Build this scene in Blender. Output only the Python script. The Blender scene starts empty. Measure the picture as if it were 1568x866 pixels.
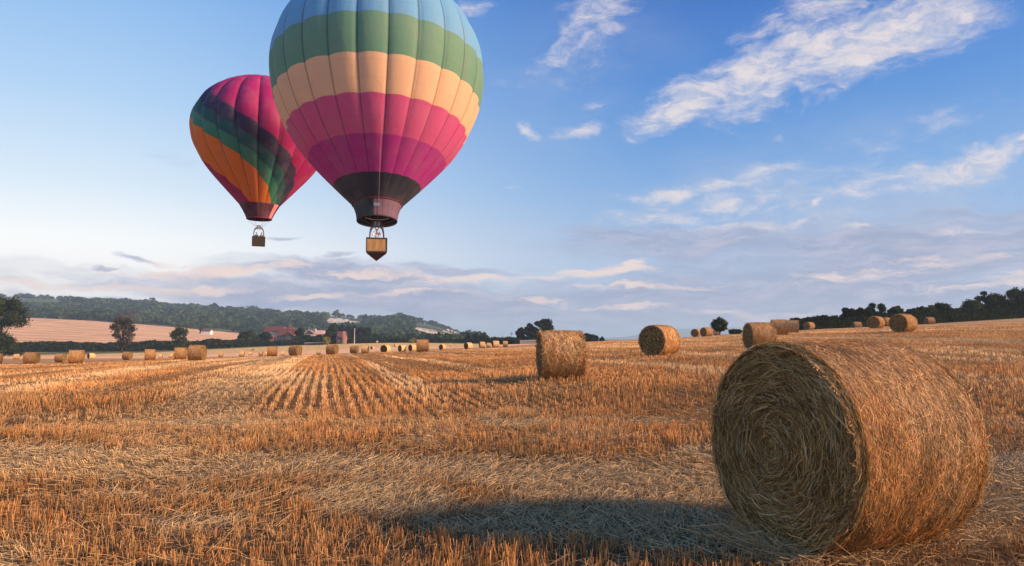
import bpy, bmesh, math, random
import numpy as np
from mathutils import Vector, Matrix, Euler, noise as mnoise
R = math.radians
random.seed(7); rng = np.random.default_rng(11)
S = bpy.context.scene
COL = S.collection
# ------------------------------------------------------------------ camera
FPX, CXP, CYP, CAMZ, PITCH = 1045.0, 784.0, 433.0, 1.45, R(4.7)
cam = bpy.data.cameras.new('camera'); camo = bpy.data.objects.new('camera', cam); COL.objects.link(camo)
cam.sensor_width = 36.0; cam.lens = 36.0 * FPX / 1568.0; cam.clip_start = 0.05; cam.clip_end = 60000
camo.location = (0, 0, CAMZ); camo.rotation_euler = (R(90) + PITCH, 0, 0)
S.camera = camo
CP, SP = math.cos(PITCH), math.sin(PITCH)
def ray(px, py):
    cx = (px - CXP) / FPX; cy = (CYP - py) / FPX
    return Vector((cx, CP - cy * SP, SP + cy * CP))
def azel(px, py):
    d = ray(px, py).normalized()
    return math.atan2(d.x, d.y), math.asin(d.z)
def at_depth(px, py, dep):                      # dep = distance along the view axis
    return Vector((0, 0, CAMZ)) + ray(px, py) * dep
# ------------------------------------------------------------------ colour management, world, sun
S.view_settings.view_transform = 'Standard'; S.view_settings.look = 'None'
S.view_settings.exposure = 0.95; S.view_settings.gamma = 1.0
S.render.engine = 'CYCLES'
S.cycles.use_denoising = True
S.cycles.max_bounces = 8; S.cycles.diffuse_bounces = 3; S.cycles.glossy_bounces = 2
S.cycles.transmission_bounces = 4; S.cycles.transparent_max_bounces = 6; S.cycles.volume_bounces = 1
S.cycles.use_adaptive_sampling = True; S.cycles.adaptive_threshold = 0.02

SUN_EL, SUN_BACK = R(23.5), R(11)
sdir = Vector((math.cos(SUN_BACK) * math.cos(SUN_EL), -math.sin(SUN_BACK) * math.cos(SUN_EL), math.sin(SUN_EL)))
sun = bpy.data.lights.new('sun', 'SUN'); suno = bpy.data.objects.new('sun', sun); COL.objects.link(suno)
sun.energy = 4.7; sun.angle = R(8); sun.color = (1.0, 0.62, 0.34)
suno.rotation_euler = sdir.to_track_quat('Z', 'Y').to_euler(); suno.location = (60, -40, 40)

class NT:
    """small helper for wiring nodes"""
    def __init__(s, tree): s.t = tree; s.n = tree.nodes; s.l = tree.links
    def node(s, typ, **kw):
        n = s.n.new(typ)
        for k, v in kw.items():
            if k.startswith('i_'):
                key = k[2:]; key = int(key) if key.isdigit() else key.replace('_', ' ')
                s.put(n.inputs[key], v)
            else: setattr(n, k, v)
        return n
    def put(s, sock, v):
        if hasattr(v, 'is_output') or isinstance(v, bpy.types.NodeSocket): s.l.new(v, sock)
        else:
            try: sock.default_value = v
            except Exception: sock.default_value = (*v, 1.0) if len(v) == 3 else v
    def m(s, op, a, b=0.0, c=0.0, clamp=False):
        n = s.n.new('ShaderNodeMath'); n.operation = op; n.use_clamp = clamp
        for i, v in enumerate((a, b, c)): s.put(n.inputs[i], v)
        return n.outputs[0]
    def vm(s, op, a, b=(0, 0, 0), out=0):
        n = s.n.new('ShaderNodeVectorMath'); n.operation = op
        s.put(n.inputs[0], a); s.put(n.inputs[1], b)
        return n.outputs[out]
    def xyz(s, x, y, z=0.0):
        n = s.n.new('ShaderNodeCombineXYZ')
        for i, v in enumerate((x, y, z)): s.put(n.inputs[i], v)
        return n.outputs[0]
    def sep(s, v):
        n = s.n.new('ShaderNodeSeparateXYZ'); s.put(n.inputs[0], v); return n.outputs
    def mix(s, f, a, b, blend='MIX'):
        n = s.n.new('ShaderNodeMix'); n.data_type = 'RGBA'; n.blend_type = blend; n.clamp_factor = True
        s.put(n.inputs[0], f); s.put(n.inputs[6], a); s.put(n.inputs[7], b)
        return n.outputs[2]
    def mr(s, v, a, b, c=0.0, d=1.0, smooth=True):
        n = s.n.new('ShaderNodeMapRange'); n.interpolation_type = 'SMOOTHSTEP' if smooth else 'LINEAR'
        for i, x in enumerate((v, a, b, c, d)): s.put(n.inputs[i], x)
        return n.outputs[0]
    def noise(s, vec, scale, detail=4.0, rough=0.55, dist=0.0, out=0, lac=2.0):
        n = s.n.new('ShaderNodeTexNoise'); s.put(n.inputs['Vector'], vec)
        n.inputs['Scale'].default_value = scale; n.inputs['Detail'].default_value = detail
        n.inputs['Roughness'].default_value = rough; n.inputs['Distortion'].default_value = dist
        n.inputs['Lacunarity'].default_value = lac
        return n.outputs[out]
    def ramp(s, f, stops, interp='LINEAR'):
        n = s.n.new('ShaderNodeValToRGB'); cr = n.color_ramp; cr.interpolation = interp
        while len(cr.elements) < len(stops): cr.elements.new(0.5)
        for e, (p, c) in zip(cr.elements, stops): e.position = p; e.color = (*c, 1.0)
        s.put(n.inputs[0], f); return n.outputs[0]

def srgb(r, g, b):
    return tuple(((c / 255) / 12.92 if c / 255 <= 0.04045 else ((c / 255 + 0.055) / 1.055) ** 2.4) for c in (r, g, b))

# --- the sky: Nishita graded by direction, with a procedural cloud layer laid out by azimuth / elevation
W = bpy.data.worlds.new('World'); S.world = W; W.use_nodes = True
def build_world():
    t = NT(W.node_tree); t.n.clear()
    out = t.n.new('ShaderNodeOutputWorld'); bg = t.n.new('ShaderNodeBackground')
    t.l.new(bg.outputs[0], out.inputs[0])
    sky = t.n.new('ShaderNodeTexSky'); sky.sky_type = 'NISHITA'; sky.sun_disc = False
    sky.sun_elevation = SUN_EL; sky.sun_rotation = math.atan2(sdir.x, sdir.y)
    sky.air_density = 1.0; sky.dust_density = 0.6; sky.ozone_density = 2.5; sky.altitude = 50
    tc = t.n.new('ShaderNodeTexCoord')
    x, y, z = t.sep(tc.outputs['Generated'])
    az = t.m('ARCTAN2', x, y); el = t.m('ARCSINE', z)
    # graded clear sky: deep blue to the right/top, pale towards the left and the horizon
    azn = t.mr(az, azel(80, 300)[0], azel(1120, 300)[0]); 
    A = SKYCOL
    lcol = t.ramp(t.mr(el, 0.0, 0.62, smooth=False), A['left'])
    rcol = t.ramp(t.mr(el, 0.0, 0.62, smooth=False), A['right'])
    grad = t.mix(azn, lcol, rcol)
    back = t.mr(y, 0.35, -0.3)
    grad = t.mix(back, grad, lcol)
    base = t.mix(0.9, t.mix(1.0, sky.outputs[0], SKYMUL, 'MULTIPLY'), grad)
    ae = t.xyz(az, el, 0.0)
    warp = t.vm('SCALE', t.vm('SUBTRACT', t.noise(t.vm('MULTIPLY', ae, (1, 1.8, 1)), 7.0, 5, 0.6, out=1), (.5, .5, .5)), (0, 0, 0))
    warp.node.inputs['Scale'].default_value = 0.06
    aw = t.vm('ADD', ae, warp)
    def blob(px, py, hl, hw, ang, soft=1.0, src=None):
        a0, e0 = azel(px, py)
        v = t.vm('SUBTRACT', src or aw, (a0, e0, 0))
        c, s_ = math.cos(R(ang)), math.sin(R(ang))
        k = FPX / 1.0
        px_, py_, _ = t.sep(v)
        ku = k / hl * (1 / max(0.5, math.cos(a0) ** 1))   # pixels per radian fall off from the axis only slightly
        u = t.m('ADD', t.m('MULTIPLY', px_, c * k / hl), t.m('MULTIPLY', py_, s_ * k / hl))
        w = t.m('ADD', t.m('MULTIPLY', px_, -s_ * k / hw), t.m('MULTIPLY', py_, c * k / hw))
        d = t.m('SQRT', t.m('ADD', t.m('MULTIPLY', u, u), t.m('MULTIPLY', w, w)))
        return t.mr(d, 1.0 + 0.35 * soft, 1.0 - 0.95 * soft)
    def add(parts):
        o = None
        for b, g in parts:
            q = t.m('MULTIPLY', b, g)
            o = q if o is None else t.m('MAXIMUM', o, q)
        return o
    # wispy high clouds
    rot = t.n.new('ShaderNodeMapping'); t.put(rot.inputs[0], aw); rot.inputs['Rotation'].default_value = (0, 0, R(-18)); rot.inputs['Scale'].default_value = (1, 2.3, 1)
    n1 = t.noise(rot.outputs[0], 16, 9, 0.66, 0.35)
    rot2 = t.n.new('ShaderNodeMapping'); t.put(rot2.inputs[0], aw); rot2.inputs['Rotation'].default_value = (0, 0, R(52)); rot2.inputs['Scale'].default_value = (1, 3.2, 1)
    n2 = t.noise(rot2.outputs[0], 24, 7, 0.62, 0.4)
    n5 = t.noise(aw, 60, 6, .7)
    tex = t.m('ADD', t.m('ADD', t.m('MULTIPLY', n1, 0.55), t.m('MULTIPLY', n2, 0.33)), t.m('MULTIPLY', n5, .12))
    hi = add([(blob(1060, 150, 135, 42, 20), 1.0), (blob(1180, 105, 160, 58, 22), 1.0), (blob(1330, 60, 220, 66, 10), 1.0), (blob(1260, 15, 150, 40, 5), .8),
              (blob(915, 35, 90, 56, 35), .74), (blob(850, 85, 80, 26, 35), .6), (blob(812, 210, 26, 12, -30), .85), (blob(880, 205, 60, 14, 10), .8),
              (blob(905, 160, 40, 14, 10), .5), (blob(1500, 245, 150, 28, 15), .9), (blob(1360, 280, 170, 26, 10), .72), (blob(1180, 262, 80, 22, 10), .72),
              (blob(1185, 205, 12, 16, 80), .5), (blob(1050, 290, 160, 15, 3), .85), (blob(1130, 308, 170, 24, -3), .72), (blob(1160, 347, 105, 12, -8), .85),
              (blob(1215, 350, 26, 9, 10), .9), (blob(1252, 318, 16, 8, 48), 1.0), (blob(720, 5, 50, 16, 5), .6), (blob(1470, 350, 60, 10, 6), .6), (blob(1320, 350, 34, 7, 0), .7),
              (blob(770, 130, 26, 10, 0), .4), (blob(785, 283, 28, 5, 0), .5), (blob(1010, 330, 130, 20, -3), .65), (blob(1150, 320, 330, 70, 6), .42), (blob(1350, 230, 240, 60, 15), .34), (blob(880, 90, 130, 60, 35), .34)])
    him = t.mr(t.m('ADD', hi, t.m('MULTIPLY', t.m('SUBTRACT', tex, 0.5), 2.7)), 0.20, 1.20)
    him = t.m('MULTIPLY', him, t.mr(hi, 0.02, 0.4))
    # low grey-lavender bank
    st = t.vm('MULTIPLY', aw, (1, 5.5, 1))
    n3 = t.noise(st, 6.5, 10, 0.66, 0.1)
    n4 = t.noise(t.vm('ADD', st, (3.1, 1.7, 0)), 14, 9, 0.68, 0.1)
    bank = add([(blob(1380, 400, 420, 82, 3), 1.0), (blob(1050, 370, 260, 42, -2), .85), (blob(1600, 350, 200, 60, 8), .8), (blob(640, 462, 620, 34, -3), 1.15), (blob(150, 472, 520, 17, -4), 1.05), (blob(1200, 470, 600, 60, 0), 1.2), (blob(540, 425, 260, 24, -4), .9),
                (blob(840, 412, 160, 8, 0), .3), (blob(430, 408, 190, 13, 4), .72), (blob(205, 388, 48, 7, -8), .8), (blob(160, 408, 26, 4, 0), .9), (blob(520, 392, 30, 7, 10), .75), (blob(440, 366, 36, 5, 0), .75), (blob(262, 250, 60, 12, -10), .35), (blob(60, 425, 120, 10, 2), .5), (blob(690, 418, 130, 12, -3), .9)])
    bm_ = t.mr(t.m('ADD', bank, t.m('MULTIPLY', t.m('SUBTRACT', n3, 0.5), 1.7)), 0.08, 0.98)
    bm_ = t.m('MULTIPLY', bm_, t.mr(bank, 0.02, 0.45))
    bm_ = t.m('MULTIPLY', bm_, 0.9)
    bankcol = t.mix(t.mr(n4, .38, .66), BANK1, BANK2)
    # warm lit tops inside the bank
    lit = add([(blob(930, 418, 95, 13, 3), 1.0), (blob(965, 406, 34, 9, 10), 1.0), (blob(840, 428, 60, 7, 0), .8), (blob(600, 425, 150, 9, -3), .9), (blob(700, 432, 120, 9, 0), .85),
               (blob(480, 452, 70, 7, 4), .9), (blob(620, 449, 130, 5, 0), .8), (blob(350, 415, 150, 12, 4), .95), (blob(120, 435, 160, 9, 0), .8), (blob(250, 440, 160, 7, 0), .8), (blob(270, 400, 60, 9, -4), .6), (blob(820, 459, 60, 4, 0), .9), (blob(960, 470, 120, 5, -3), .75),
               (blob(1000, 440, 150, 6, 0), .6), (blob(1400, 402, 60, 5, 0), .55), (blob(1540, 390, 60, 7, 0), .6), (blob(1300, 425, 200, 12, 3), .5), (blob(1500, 440, 160, 14, 4), .5), (blob(1200, 475, 160, 9, 2), .55)])
    lm = t.mr(t.m('ADD', lit, t.m('MULTIPLY', t.m('SUBTRACT', n4, 0.5), 2.6)), 0.15, 1.0)
    lm = t.m('MULTIPLY', lm, t.mr(lit, 0.02, 0.4))
    veil = t.m('MULTIPLY', t.m('MAXIMUM', blob(1180, 345, 480, 130, 5), t.m('MULTIPLY', blob(900, 120, 200, 120, 30), .35)), t.mr(t.noise(t.vm('MULTIPLY', aw, (1, 2.6, 1)), 4.0, 9, .68, .1), .36, .66, .08, .62))
    c = t.mix(veil, base, (*sc(190, 200, 222), 1))
    c = t.mix(bm_, c, bankcol)
    c = t.mix(t.m('MULTIPLY', lm, 0.85), c, t.mix(n3, LITC1, LITC2))
    c = t.mix(t.m('MULTIPLY', him, 0.9), c, t.mix(t.mr(n2, .35, .65), HIC1, HIC2))
    t.l.new(c, bg.inputs[0]); bg.inputs[1].default_value = SKYSTR
SKYSTR = 0.1
_k = (1 / SKYSTR) / (2 ** S.view_settings.exposure)      # colours below are given as they should look on screen
def sc(r, g, b): return tuple(v * _k for v in srgb(r, g, b))
SKYMUL = (1.0, 1.0, 1.1, 1)
SKYCOL = {'left': [(0.0, sc(214, 222, 234)), (.10, sc(266, 258, 250)), (.2, sc(266, 264, 258)), (.32, sc(226, 242, 252)), (.5, sc(182, 216, 248)), (.78, sc(124, 180, 240)), (1.0, sc(100, 160, 228))],
          'right': [(0.0, sc(160, 174, 204)), (.15, sc(164, 190, 224)), (.35, sc(116, 168, 224)), (.55, sc(76, 140, 214)), (.78, sc(42, 106, 194)), (1.0, sc(34, 90, 182))]}
BANK1, BANK2 = (*sc(158, 169, 199), 1), (*sc(190, 190, 212), 1)
LITC1, LITC2 = (*sc(255, 230, 212), 1), (*sc(248, 222, 218), 1)
HIC1, HIC2 = (*sc(200, 205, 222), 1), (*sc(240, 228, 226), 1)
build_world()

# ------------------------------------------------------------------ helpers
def tag(o, label=None, cat=None, group=None, kind=None):
    if label: o['label'] = label
    if cat: o['category'] = cat
    if group: o['group'] = group
    if kind: o['kind'] = kind
    return o
def empty(name, loc, rz=0.0, scale=1.0):
    o = bpy.data.objects.new(name, None); COL.objects.link(o); o.location = loc
    o.rotation_euler = (0, 0, rz); o.scale = (scale,) * 3; o.empty_display_size = 0.2
    return o
def link(name, me, mats=(), parent=None):
    o = bpy.data.objects.new(name, me); COL.objects.link(o)
    for m_ in mats: me.materials.append(m_)
    if parent: o.parent = parent
    return o
def np_mesh(name, V, F, cols=None, smooth=False, mat_idx=None, uvs=None):
    V = np.ascontiguousarray(V, dtype=np.float32); F = np.ascontiguousarray(F, dtype=np.int32)
    me = bpy.data.meshes.new(name); k = F.shape[1]
    me.vertices.add(len(V)); me.vertices.foreach_set('co', V.ravel())
    me.loops.add(F.size); me.loops.foreach_set('vertex_index', F.ravel())
    me.polygons.add(len(F)); me.polygons.foreach_set('loop_start', np.arange(0, F.size, k, dtype=np.int32))
    if mat_idx is not None: me.polygons.foreach_set('material_index', np.asarray(mat_idx, dtype=np.int32))
    me.polygons.foreach_set('use_smooth', np.full(len(F), smooth))
    if uvs is not None:
        uv = me.uv_layers.new(name='UVMap'); uv.data.foreach_set('uv', np.ascontiguousarray(uvs, dtype=np.float32).ravel())
    me.update(calc_edges=True)
    if cols is not None:
        for an, c in (cols.items() if isinstance(cols, dict) else {'col': cols}.items()):
            c = np.asarray(c, dtype=np.float32)
            if c.shape[1] == 3: c = np.hstack([c, np.ones((len(c), 1), np.float32)])
            a = me.attributes.new(an, 'FLOAT_COLOR', 'POINT'); a.data.foreach_set('color', np.ascontiguousarray(c).ravel())
    return me
def vnoise(x, y, seed=0):
    """2-D value noise in [0,1]"""
    xi = np.floor(x).astype(np.int64); yi = np.floor(y).astype(np.int64); fx = x - xi; fy = y - yi
    def h(a, b):
        n = (a * 374761393 + b * 668265263 + seed * 974711) & 0xffffffff
        n = ((n ^ (n >> 13)) * 1274126177) & 0xffffffff
        return ((n ^ (n >> 16)) & 0xffff) / 65535.0
    sx = fx * fx * (3 - 2 * fx); sy = fy * fy * (3 - 2 * fy)
    return (h(xi, yi) * (1 - sx) + h(xi + 1, yi) * sx) * (1 - sy) + (h(xi, yi + 1) * (1 - sx) + h(xi + 1, yi + 1) * sx) * sy
def fbm(x, y, seed=0, o=4):
    s = 0; a = .5; t = 0
    for i in range(o):
        s = s + a * vnoise(x * 2 ** i, y * 2 ** i, seed + i * 17); t += a; a *= .5
    return s / t
def sstep(a, b, x):
    t = np.clip((x - a) / (b - a), 0, 1); return t * t * (3 - 2 * t)

def mat(name, fn, rough=0.8, spec=0.3):
    m_ = bpy.data.materials.new(name); m_.use_nodes = True
    t = NT(m_.node_tree); b = m_.node_tree.nodes['Principled BSDF']
    b.inputs['Roughness'].default_value = rough; b.inputs['Specular IOR Level'].default_value = spec
    t.b = b; t.out = m_.node_tree.nodes['Material Output']
    t.tc = t.n.new('ShaderNodeTexCoord').outputs
    fn(t)
    return m_
def bump(t, h, strength=0.5, dist=0.02):
    n = t.n.new('ShaderNodeBump'); n.inputs['Strength'].default_value = strength; n.inputs['Distance'].default_value = dist
    t.put(n.inputs['Height'], h); t.l.new(n.outputs[0], t.b.inputs['Normal'])
def attr(t, name):
    n = t.n.new('ShaderNodeAttribute'); n.attribute_name = name; return n.outputs['Color']
def flat_mat(name, c, rough=0.8, var=0.25, scale=8.0, spec=0.3, metal=0.0):
    def fn(t):
        n = t.noise(t.tc['Object'], scale, 5, .6)
        t.put(t.b.inputs['Base Color'], t.mix(n, tuple(v * (1 - var) for v in c) + (1,), tuple(min(1, v * (1 + var)) for v in c) + (1,)))
        t.b.inputs['Metallic'].default_value = metal
    return mat(name, fn, rough, spec)
def straw_mat(name, trans=0.25, gain=1.0, rough=.55, spec=.15):
    """single straws: colour from the mesh's own per-straw colour"""
    def fn(t):
        c = attr(t, 'col')
        if gain != 1.0: c = t.mix(1.0, c, (gain, gain, gain, 1), 'MULTIPLY')
        t.put(t.b.inputs['Base Color'], c)
        tr = t.n.new('ShaderNodeBsdfTranslucent'); t.put(tr.inputs[0], c)
        mx = t.n.new('ShaderNodeMixShader'); mx.inputs[0].default_value = trans
        t.l.new(t.b.outputs[0], mx.inputs[1]); t.l.new(tr.outputs[0], mx.inputs[2]); t.l.new(mx.outputs[0], t.out.inputs[0])
    return mat(name, fn, rough, spec)
M_STRAW = straw_mat('straw', 0.22)
M_LEAF = straw_mat('leaves', 0.12, rough=.85, spec=.03)

# ------------------------------------------------------------------ the lie of the land (table of picture heights turned into metres)
PXC = [-500, 0, 150, 230, 300, 370, 420, 500, 560, 590, 605, 640, 670, 700, 740, 780, 860, 940, 1010, 1080, 1160, 1240, 1380, 1568, 2000]
DD = [20, 35, 55, 75, 100, 150, 250, 400]
near_rows = {
 -500: (596, 572, 563, 560, 557, 552, 548, 543), 0: (595, 570, 561, 557.5, 555, 550.5, 547, 541.5), 150: (594, 568, 559, 556, 553.5, 550, 546.5, 540),
 230: (593, 566, 556, 553.5, 551.5, 549.5, 546, 538), 300: (592, 565, 553.5, 551.5, 549.5, 548, 545, 535), 370: (591.5, 563, 552.5, 549, 547, 546, 543.5, 532),
 420: (591, 562, 552, 547.5, 545.5, 545, 542.5, 530), 500: (590, 560, 551, 546.5, 543.3, 542.5, 540, 528), 560: (589, 558.5, 548.5, 543, 541, 540, 537, 526),
 590: (589, 558, 547.5, 541.5, 540, 539, 535.5, 525.5), 605: (589, 558, 547, 541, 539.5, 538.5, 535, 525.5), 640: (588, 556, 545, 538.7, 537.5, 536.5, 533, 525.5),
 670: (587, 555, 544, 538, 536.5, 535, 532, 525.5), 700: (586, 554, 543, 537.5, 535.5, 534, 531, 525.5), 740: (585, 552, 541, 536.5, 534.5, 533, 529.5, 525.5),
 780: (583, 551, 539, 535.5, 533, 531, 528, 525), 860: (578, 548, 535, 529, 526, 524, 523.5, 524), 940: (577, 545, 530, 524, 521.5, 521, 522, 523),
 1010: (575, 542, 527, 521, 518.5, 518.5, 521, 522), 1080: (573, 539, 523, 518.5, 516.5, 516.5, 520, 521), 1160: (571, 534, 516.5, 512.5, 511, 511.5, 518, 520),
 1240: (568, 531, 513, 508.5, 505.5, 504.5, 512, 518), 1380: (565, 525, 506, 503, 499.5, 498, 500, 505), 1568: (562, 519, 500, 494, 490, 488, 487, 487),
 2000: (560, 515, 496, 488, 482, 476, 470, 465)}
far_rows = {  # 550, 700, 900
 -500: (520, 498, 480), 0: (521, 500, 484), 150: (524, 507, 492), 230: (526, 512, 499), 300: (527, 517, 506), 370: (527, 521, 513.5), 420: (526, 523, 519)}
ridge = {-500: 440, 0: 453, 150: 461, 230: 465, 300: 471, 370: 475, 420: 477.5, 500: 482, 560: 488, 590: 490, 605: 483.5, 640: 492, 670: 499, 700: 512, 740: 519}
rows = []
for p in PXC:
    n_ = list(near_rows[p]); f_ = far_rows.get(p, (522.5, 521.5, 521.0) if p < 1300 else (505, 510, 514) if p < 1500 else (488, 492, 497))
    rg = ridge.get(p, 520.0)
    last = f_[2]
    r12 = min(last, 519 - 0.62 * (519 - rg)) if rg < 518 else last
    rows.append([708.0 * 0 + 0] * 0 + n_ + list(f_) + [min(r12, last), rg, max(rg + 4, rg), 519.6, 519.6])
DFULL = DD + [550, 700, 900, 1200, 1700, 2300, 4500, 9000]
def dz_of(py, Y):
    cy = (CYP - py) / FPX
    return Y * (SP + cy * CP) / (CP - cy * SP)
LN0, LN1, NJ = math.log(12.0), math.log(9000.0), 260
P0, P1, NI = -500.0, 2000.0, 501
lnr = np.linspace(LN0, LN1, NJ); pxr = np.linspace(P0, P1, NI)
ZT = np.zeros((len(PXC), NJ))
for i, r_ in enumerate(rows):
    zc = [0.0] + [CAMZ + dz_of(py, Y) for py, Y in zip(r_, DFULL)]
    ZT[i] = np.interp(lnr, [LN0] + [math.log(v) for v in DFULL], zc)
G = np.stack([np.interp(pxr, PXC, ZT[:, j]) for j in range(NJ)], axis=1)      # NI x NJ
def blur(a, s, ax):
    r = int(s * 3); k = np.exp(-0.5 * (np.arange(-r, r + 1) / s) ** 2); k /= k.sum()
    pad = [(0, 0), (0, 0)]; pad[ax] = (r, r)
    b = np.pad(a, pad, mode='edge')
    return np.apply_along_axis(lambda v: np.convolve(v, k, 'valid'), ax, b)
G = blur(blur(G, 2.2, 0), 3.5, 1)
def terr_base(x, y):
    x = np.asarray(x, float); y = np.asarray(y, float)
    yy = np.maximum(y, 1.0)
    px = np.clip(CXP + FPX * (x / yy) / CP, P0, P1 - 1e-3); ln = np.clip(np.log(np.maximum(y, 12.0)), LN0, LN1 - 1e-6)
    fi = (px - P0) / (P1 - P0) * (NI - 1); fj = (ln - LN0) / (LN1 - LN0) * (NJ - 1)
    i = np.minimum(fi.astype(int), NI - 2); j = np.minimum(fj.astype(int), NJ - 2); a = fi - i; b = fj - j
    z = (G[i, j] * (1 - a) + G[i + 1, j] * a) * (1 - b) + (G[i, j + 1] * (1 - a) + G[i + 1, j + 1] * a) * b
    return z * sstep(12, 17, y)
# bales: centre x, top y, bottom y in the photograph, angle of the end face towards us (+ right end, - left end), label
BALES = [
 (0, 541, 556.8, 8, 'round orange bale cut off by the left edge of the photo'),
 (29.5, 541, 549.8, 3, 'small pale pink bale behind the two leftmost bales'),
 (52.5, 538, 558, 22, 'wide tan bale with its right end lit orange, near the left edge of the photo'),
 (97, 541, 554.6, 30, 'grey shaded bale tucked behind the left side of a taller orange bale'),
 (121, 535.3, 556.6, 8, 'large evenly orange bale beside the grey shaded bale on the left'),
 (143, 540.2, 549, -25, 'small pale bale with a dark left end, right of the large evenly orange bale'),
 (198.5, 538.3, 550.8, 30, 'small grey bale standing alone below the brown thin-leaved tree'),
 (233, 534.3, 551.7, 2, 'orange bale with a slanting top, standing just left of two tiny grey bales'),
 (246, 541.6, 547.6, 10, 'tiny grey bale touching the right side of the slant-topped orange bale'),
 (262, 540.5, 547.6, 10, 'tiny grey bale just left of the touching pair of orange bales'),
 (279, 531.8, 550.6, 4, 'smaller left one of the touching pair of orange bales below the ragged green tree'),
 (304.5, 527.8, 552.6, 19, 'larger right one of the touching pair of orange bales, its right end glowing orange'),
 (338, 539, 546.5, 5, 'tiny grey bale standing alone right of the touching pair of orange bales'),
 (372.5, 537, 545.7, 8, 'small grey bale below the right tip of the pink hillside field'),
 (399.5, 537.2, 544.6, 12, 'small grey bale close behind the left of the upright grey bale by the brick house'),
 (418.8, 529.9, 545.4, 2, 'upright looking grey bale in front of the tile-roofed brick house'),
 (454, 528.6, 544.6, 34, 'grey bale with an orange right end, below the dark tree beside the brick house'),
 (487.5, 536, 542.7, 4, 'low pale bale between two larger grey bales where the stubble rows converge'),
 (510, 527, 542.7, 24, 'grey bale standing right where the straight stubble rows converge'),
 (544, 528.3, 540.7, 20, 'grey bale below the white mast with its narrow right end in shade'),
 (559, 534.8, 540.8, 14, 'small olive bale right of the bale below the white mast'),
 (616.3, 527.5, 538.1, -36, 'left one of two pale bales with dark left ends, near the tall squarish bale'),
 (632, 527, 537.6, -38, 'right one of two pale bales with dark left ends, beside the tall squarish bale'),
 (647.8, 518.7, 538.5, 2, 'tall squarish tan bale rising above the field edge in front of the chalk hill'),
 (738.5, 523, 532.6, -12, 'left bale of the row of four at the foot of the three dark trees'),
 (748, 524.2, 531.8, -6, 'small bale squeezed between two larger ones at the foot of the three dark trees'),
 (759, 520.6, 531.6, -14, 'largest bale of the row of four at the foot of the three dark trees'),
 (774, 523.3, 530.9, 4, 'right bale of the row of four, next to a dark bush'),
 (858, 505.3, 580.4, -10, 'large upright shaggy orange bale in mid field, before the dark tree clump'),
 (1008.5, 497.5, 544, -57, 'round bale in mid field with a black-brown end and glowing orange side'),
 (1064.5, 503, 515.6, -72, 'dark bale seen end-on at the left of a row of three on the skyline'),
 (1081, 500.3, 515.6, -42, 'middle bale of the row of three on the skyline left of the lone tree'),
 (1096, 501.7, 512.5, -3, 'pale bale at the foot of the lone skyline tree'),
 (1161, 491, 534.6, -23, 'orange bale with a dark end just above the huge foreground bale'),
 (1192, 487.7, 513.3, -6, 'olive bale with a loose tuft on top, second in the line of three'),
 (1213, 490.4, 510.2, -2, 'tan bale at the far end of the line of three'),
 (1238.5, 492.3, 504.7, -48, 'small bale with a shaded end at the left end of the right-hand trees'),
 (1311.5, 492.5, 505, -20, 'bale sunk behind the rise so only its pale top shows, under the tall trees'),
 (1340.7, 483.4, 503.0, -62, 'shaded bale left of the brightest orange bale on the right'),
 (1357, 485.7, 499.5, -40, 'bale half hidden between the shaded bale and the brightest orange bale'),
 (1382, 479.4, 508.4, -60, 'brightest orange bale on the right slope, with a wide shaded end'),
 (1422.5, 485, 497.5, -28, 'bale peeping over the rise right of the brightest orange bale'),
]
TINY = [  # far-off bales of three to five pixels
 (387, 534, 536.8, 20), (383, 541, 543.8, 10), (407.8, 540, 544.4, 6), (433, 540, 543.8, 5), (570, 530.8, 534.6, -60), (590.5, 537, 540, -60), (606, 526.7, 530.5, -30),
 (677.5, 531.2, 535.4, -50), (690, 527.6, 530.2, 0), (717, 531.5, 534.4, -40), (538.5, 520.5, 524.6, 0), (547.5, 520.8, 524.6, 0), (553, 521, 524.6, 0), (557, 521.5, 524.8, 0), (577.5, 521.3, 525, 0)]
BD = 1.40                                            # bale diameter
anch = []
for (cx, ty, by, a, l) in BALES:
    h = by - ty
    dep = FPX * BD / h
    if h < 8.5 or cx in (1311.5, 1422.5): continue
    Y = dep / (CP + 0 * SP)
    x = (cx - CXP) / FPX * dep
    zt = CAMZ + dz_of(by, Y)
    anch.append((cx, math.log(Y), zt - float(terr_base(x, Y)), Y))
anch = np.array(anch)
def _kern(p, l, q, m_): return np.exp(-0.5 * ((p - q) / 45.0) ** 2 - 0.5 * ((l - m_) / 0.22) ** 2)
Kmat = _kern(anch[:, None, 0], anch[:, None, 1], anch[None, :, 0], anch[None, :, 1]) + np.eye(len(anch)) * 0.12
Wt = np.linalg.solve(Kmat, np.clip(anch[:, 2], -1.2, 1.2))
def terr(x, y):
    x = np.asarray(x, float); y = np.asarray(y, float)
    z = terr_base(x, y)
    yy = np.maximum(y, 1.0); px = CXP + FPX * (x / yy) / CP; ln = np.log(np.maximum(y, 5.0))
    c = np.zeros_like(z + 0.0)
    for (p, l, _, Y), w in zip(anch, Wt): c = c + w * _kern(px, ln, p, l)
    return z + c * sstep(10, 16, y)
def tz(x, y): return float(terr(x, y))
def on_ground(px, py, ymax=9000):
    """first hit of the ray through a picture point with the land"""
    d = ray(px, py); Y = np.exp(np.linspace(math.log(2.0), math.log(ymax), 4000))
    t = Y / d.y; g = terr(d.x * t, Y) - (CAMZ + d.z * t)
    k = np.argmax(g > 0)
    return Vector((d.x * t[k], Y[k], float(terr(d.x * t[k], Y[k])))), bool(g[k] > 0)

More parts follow.
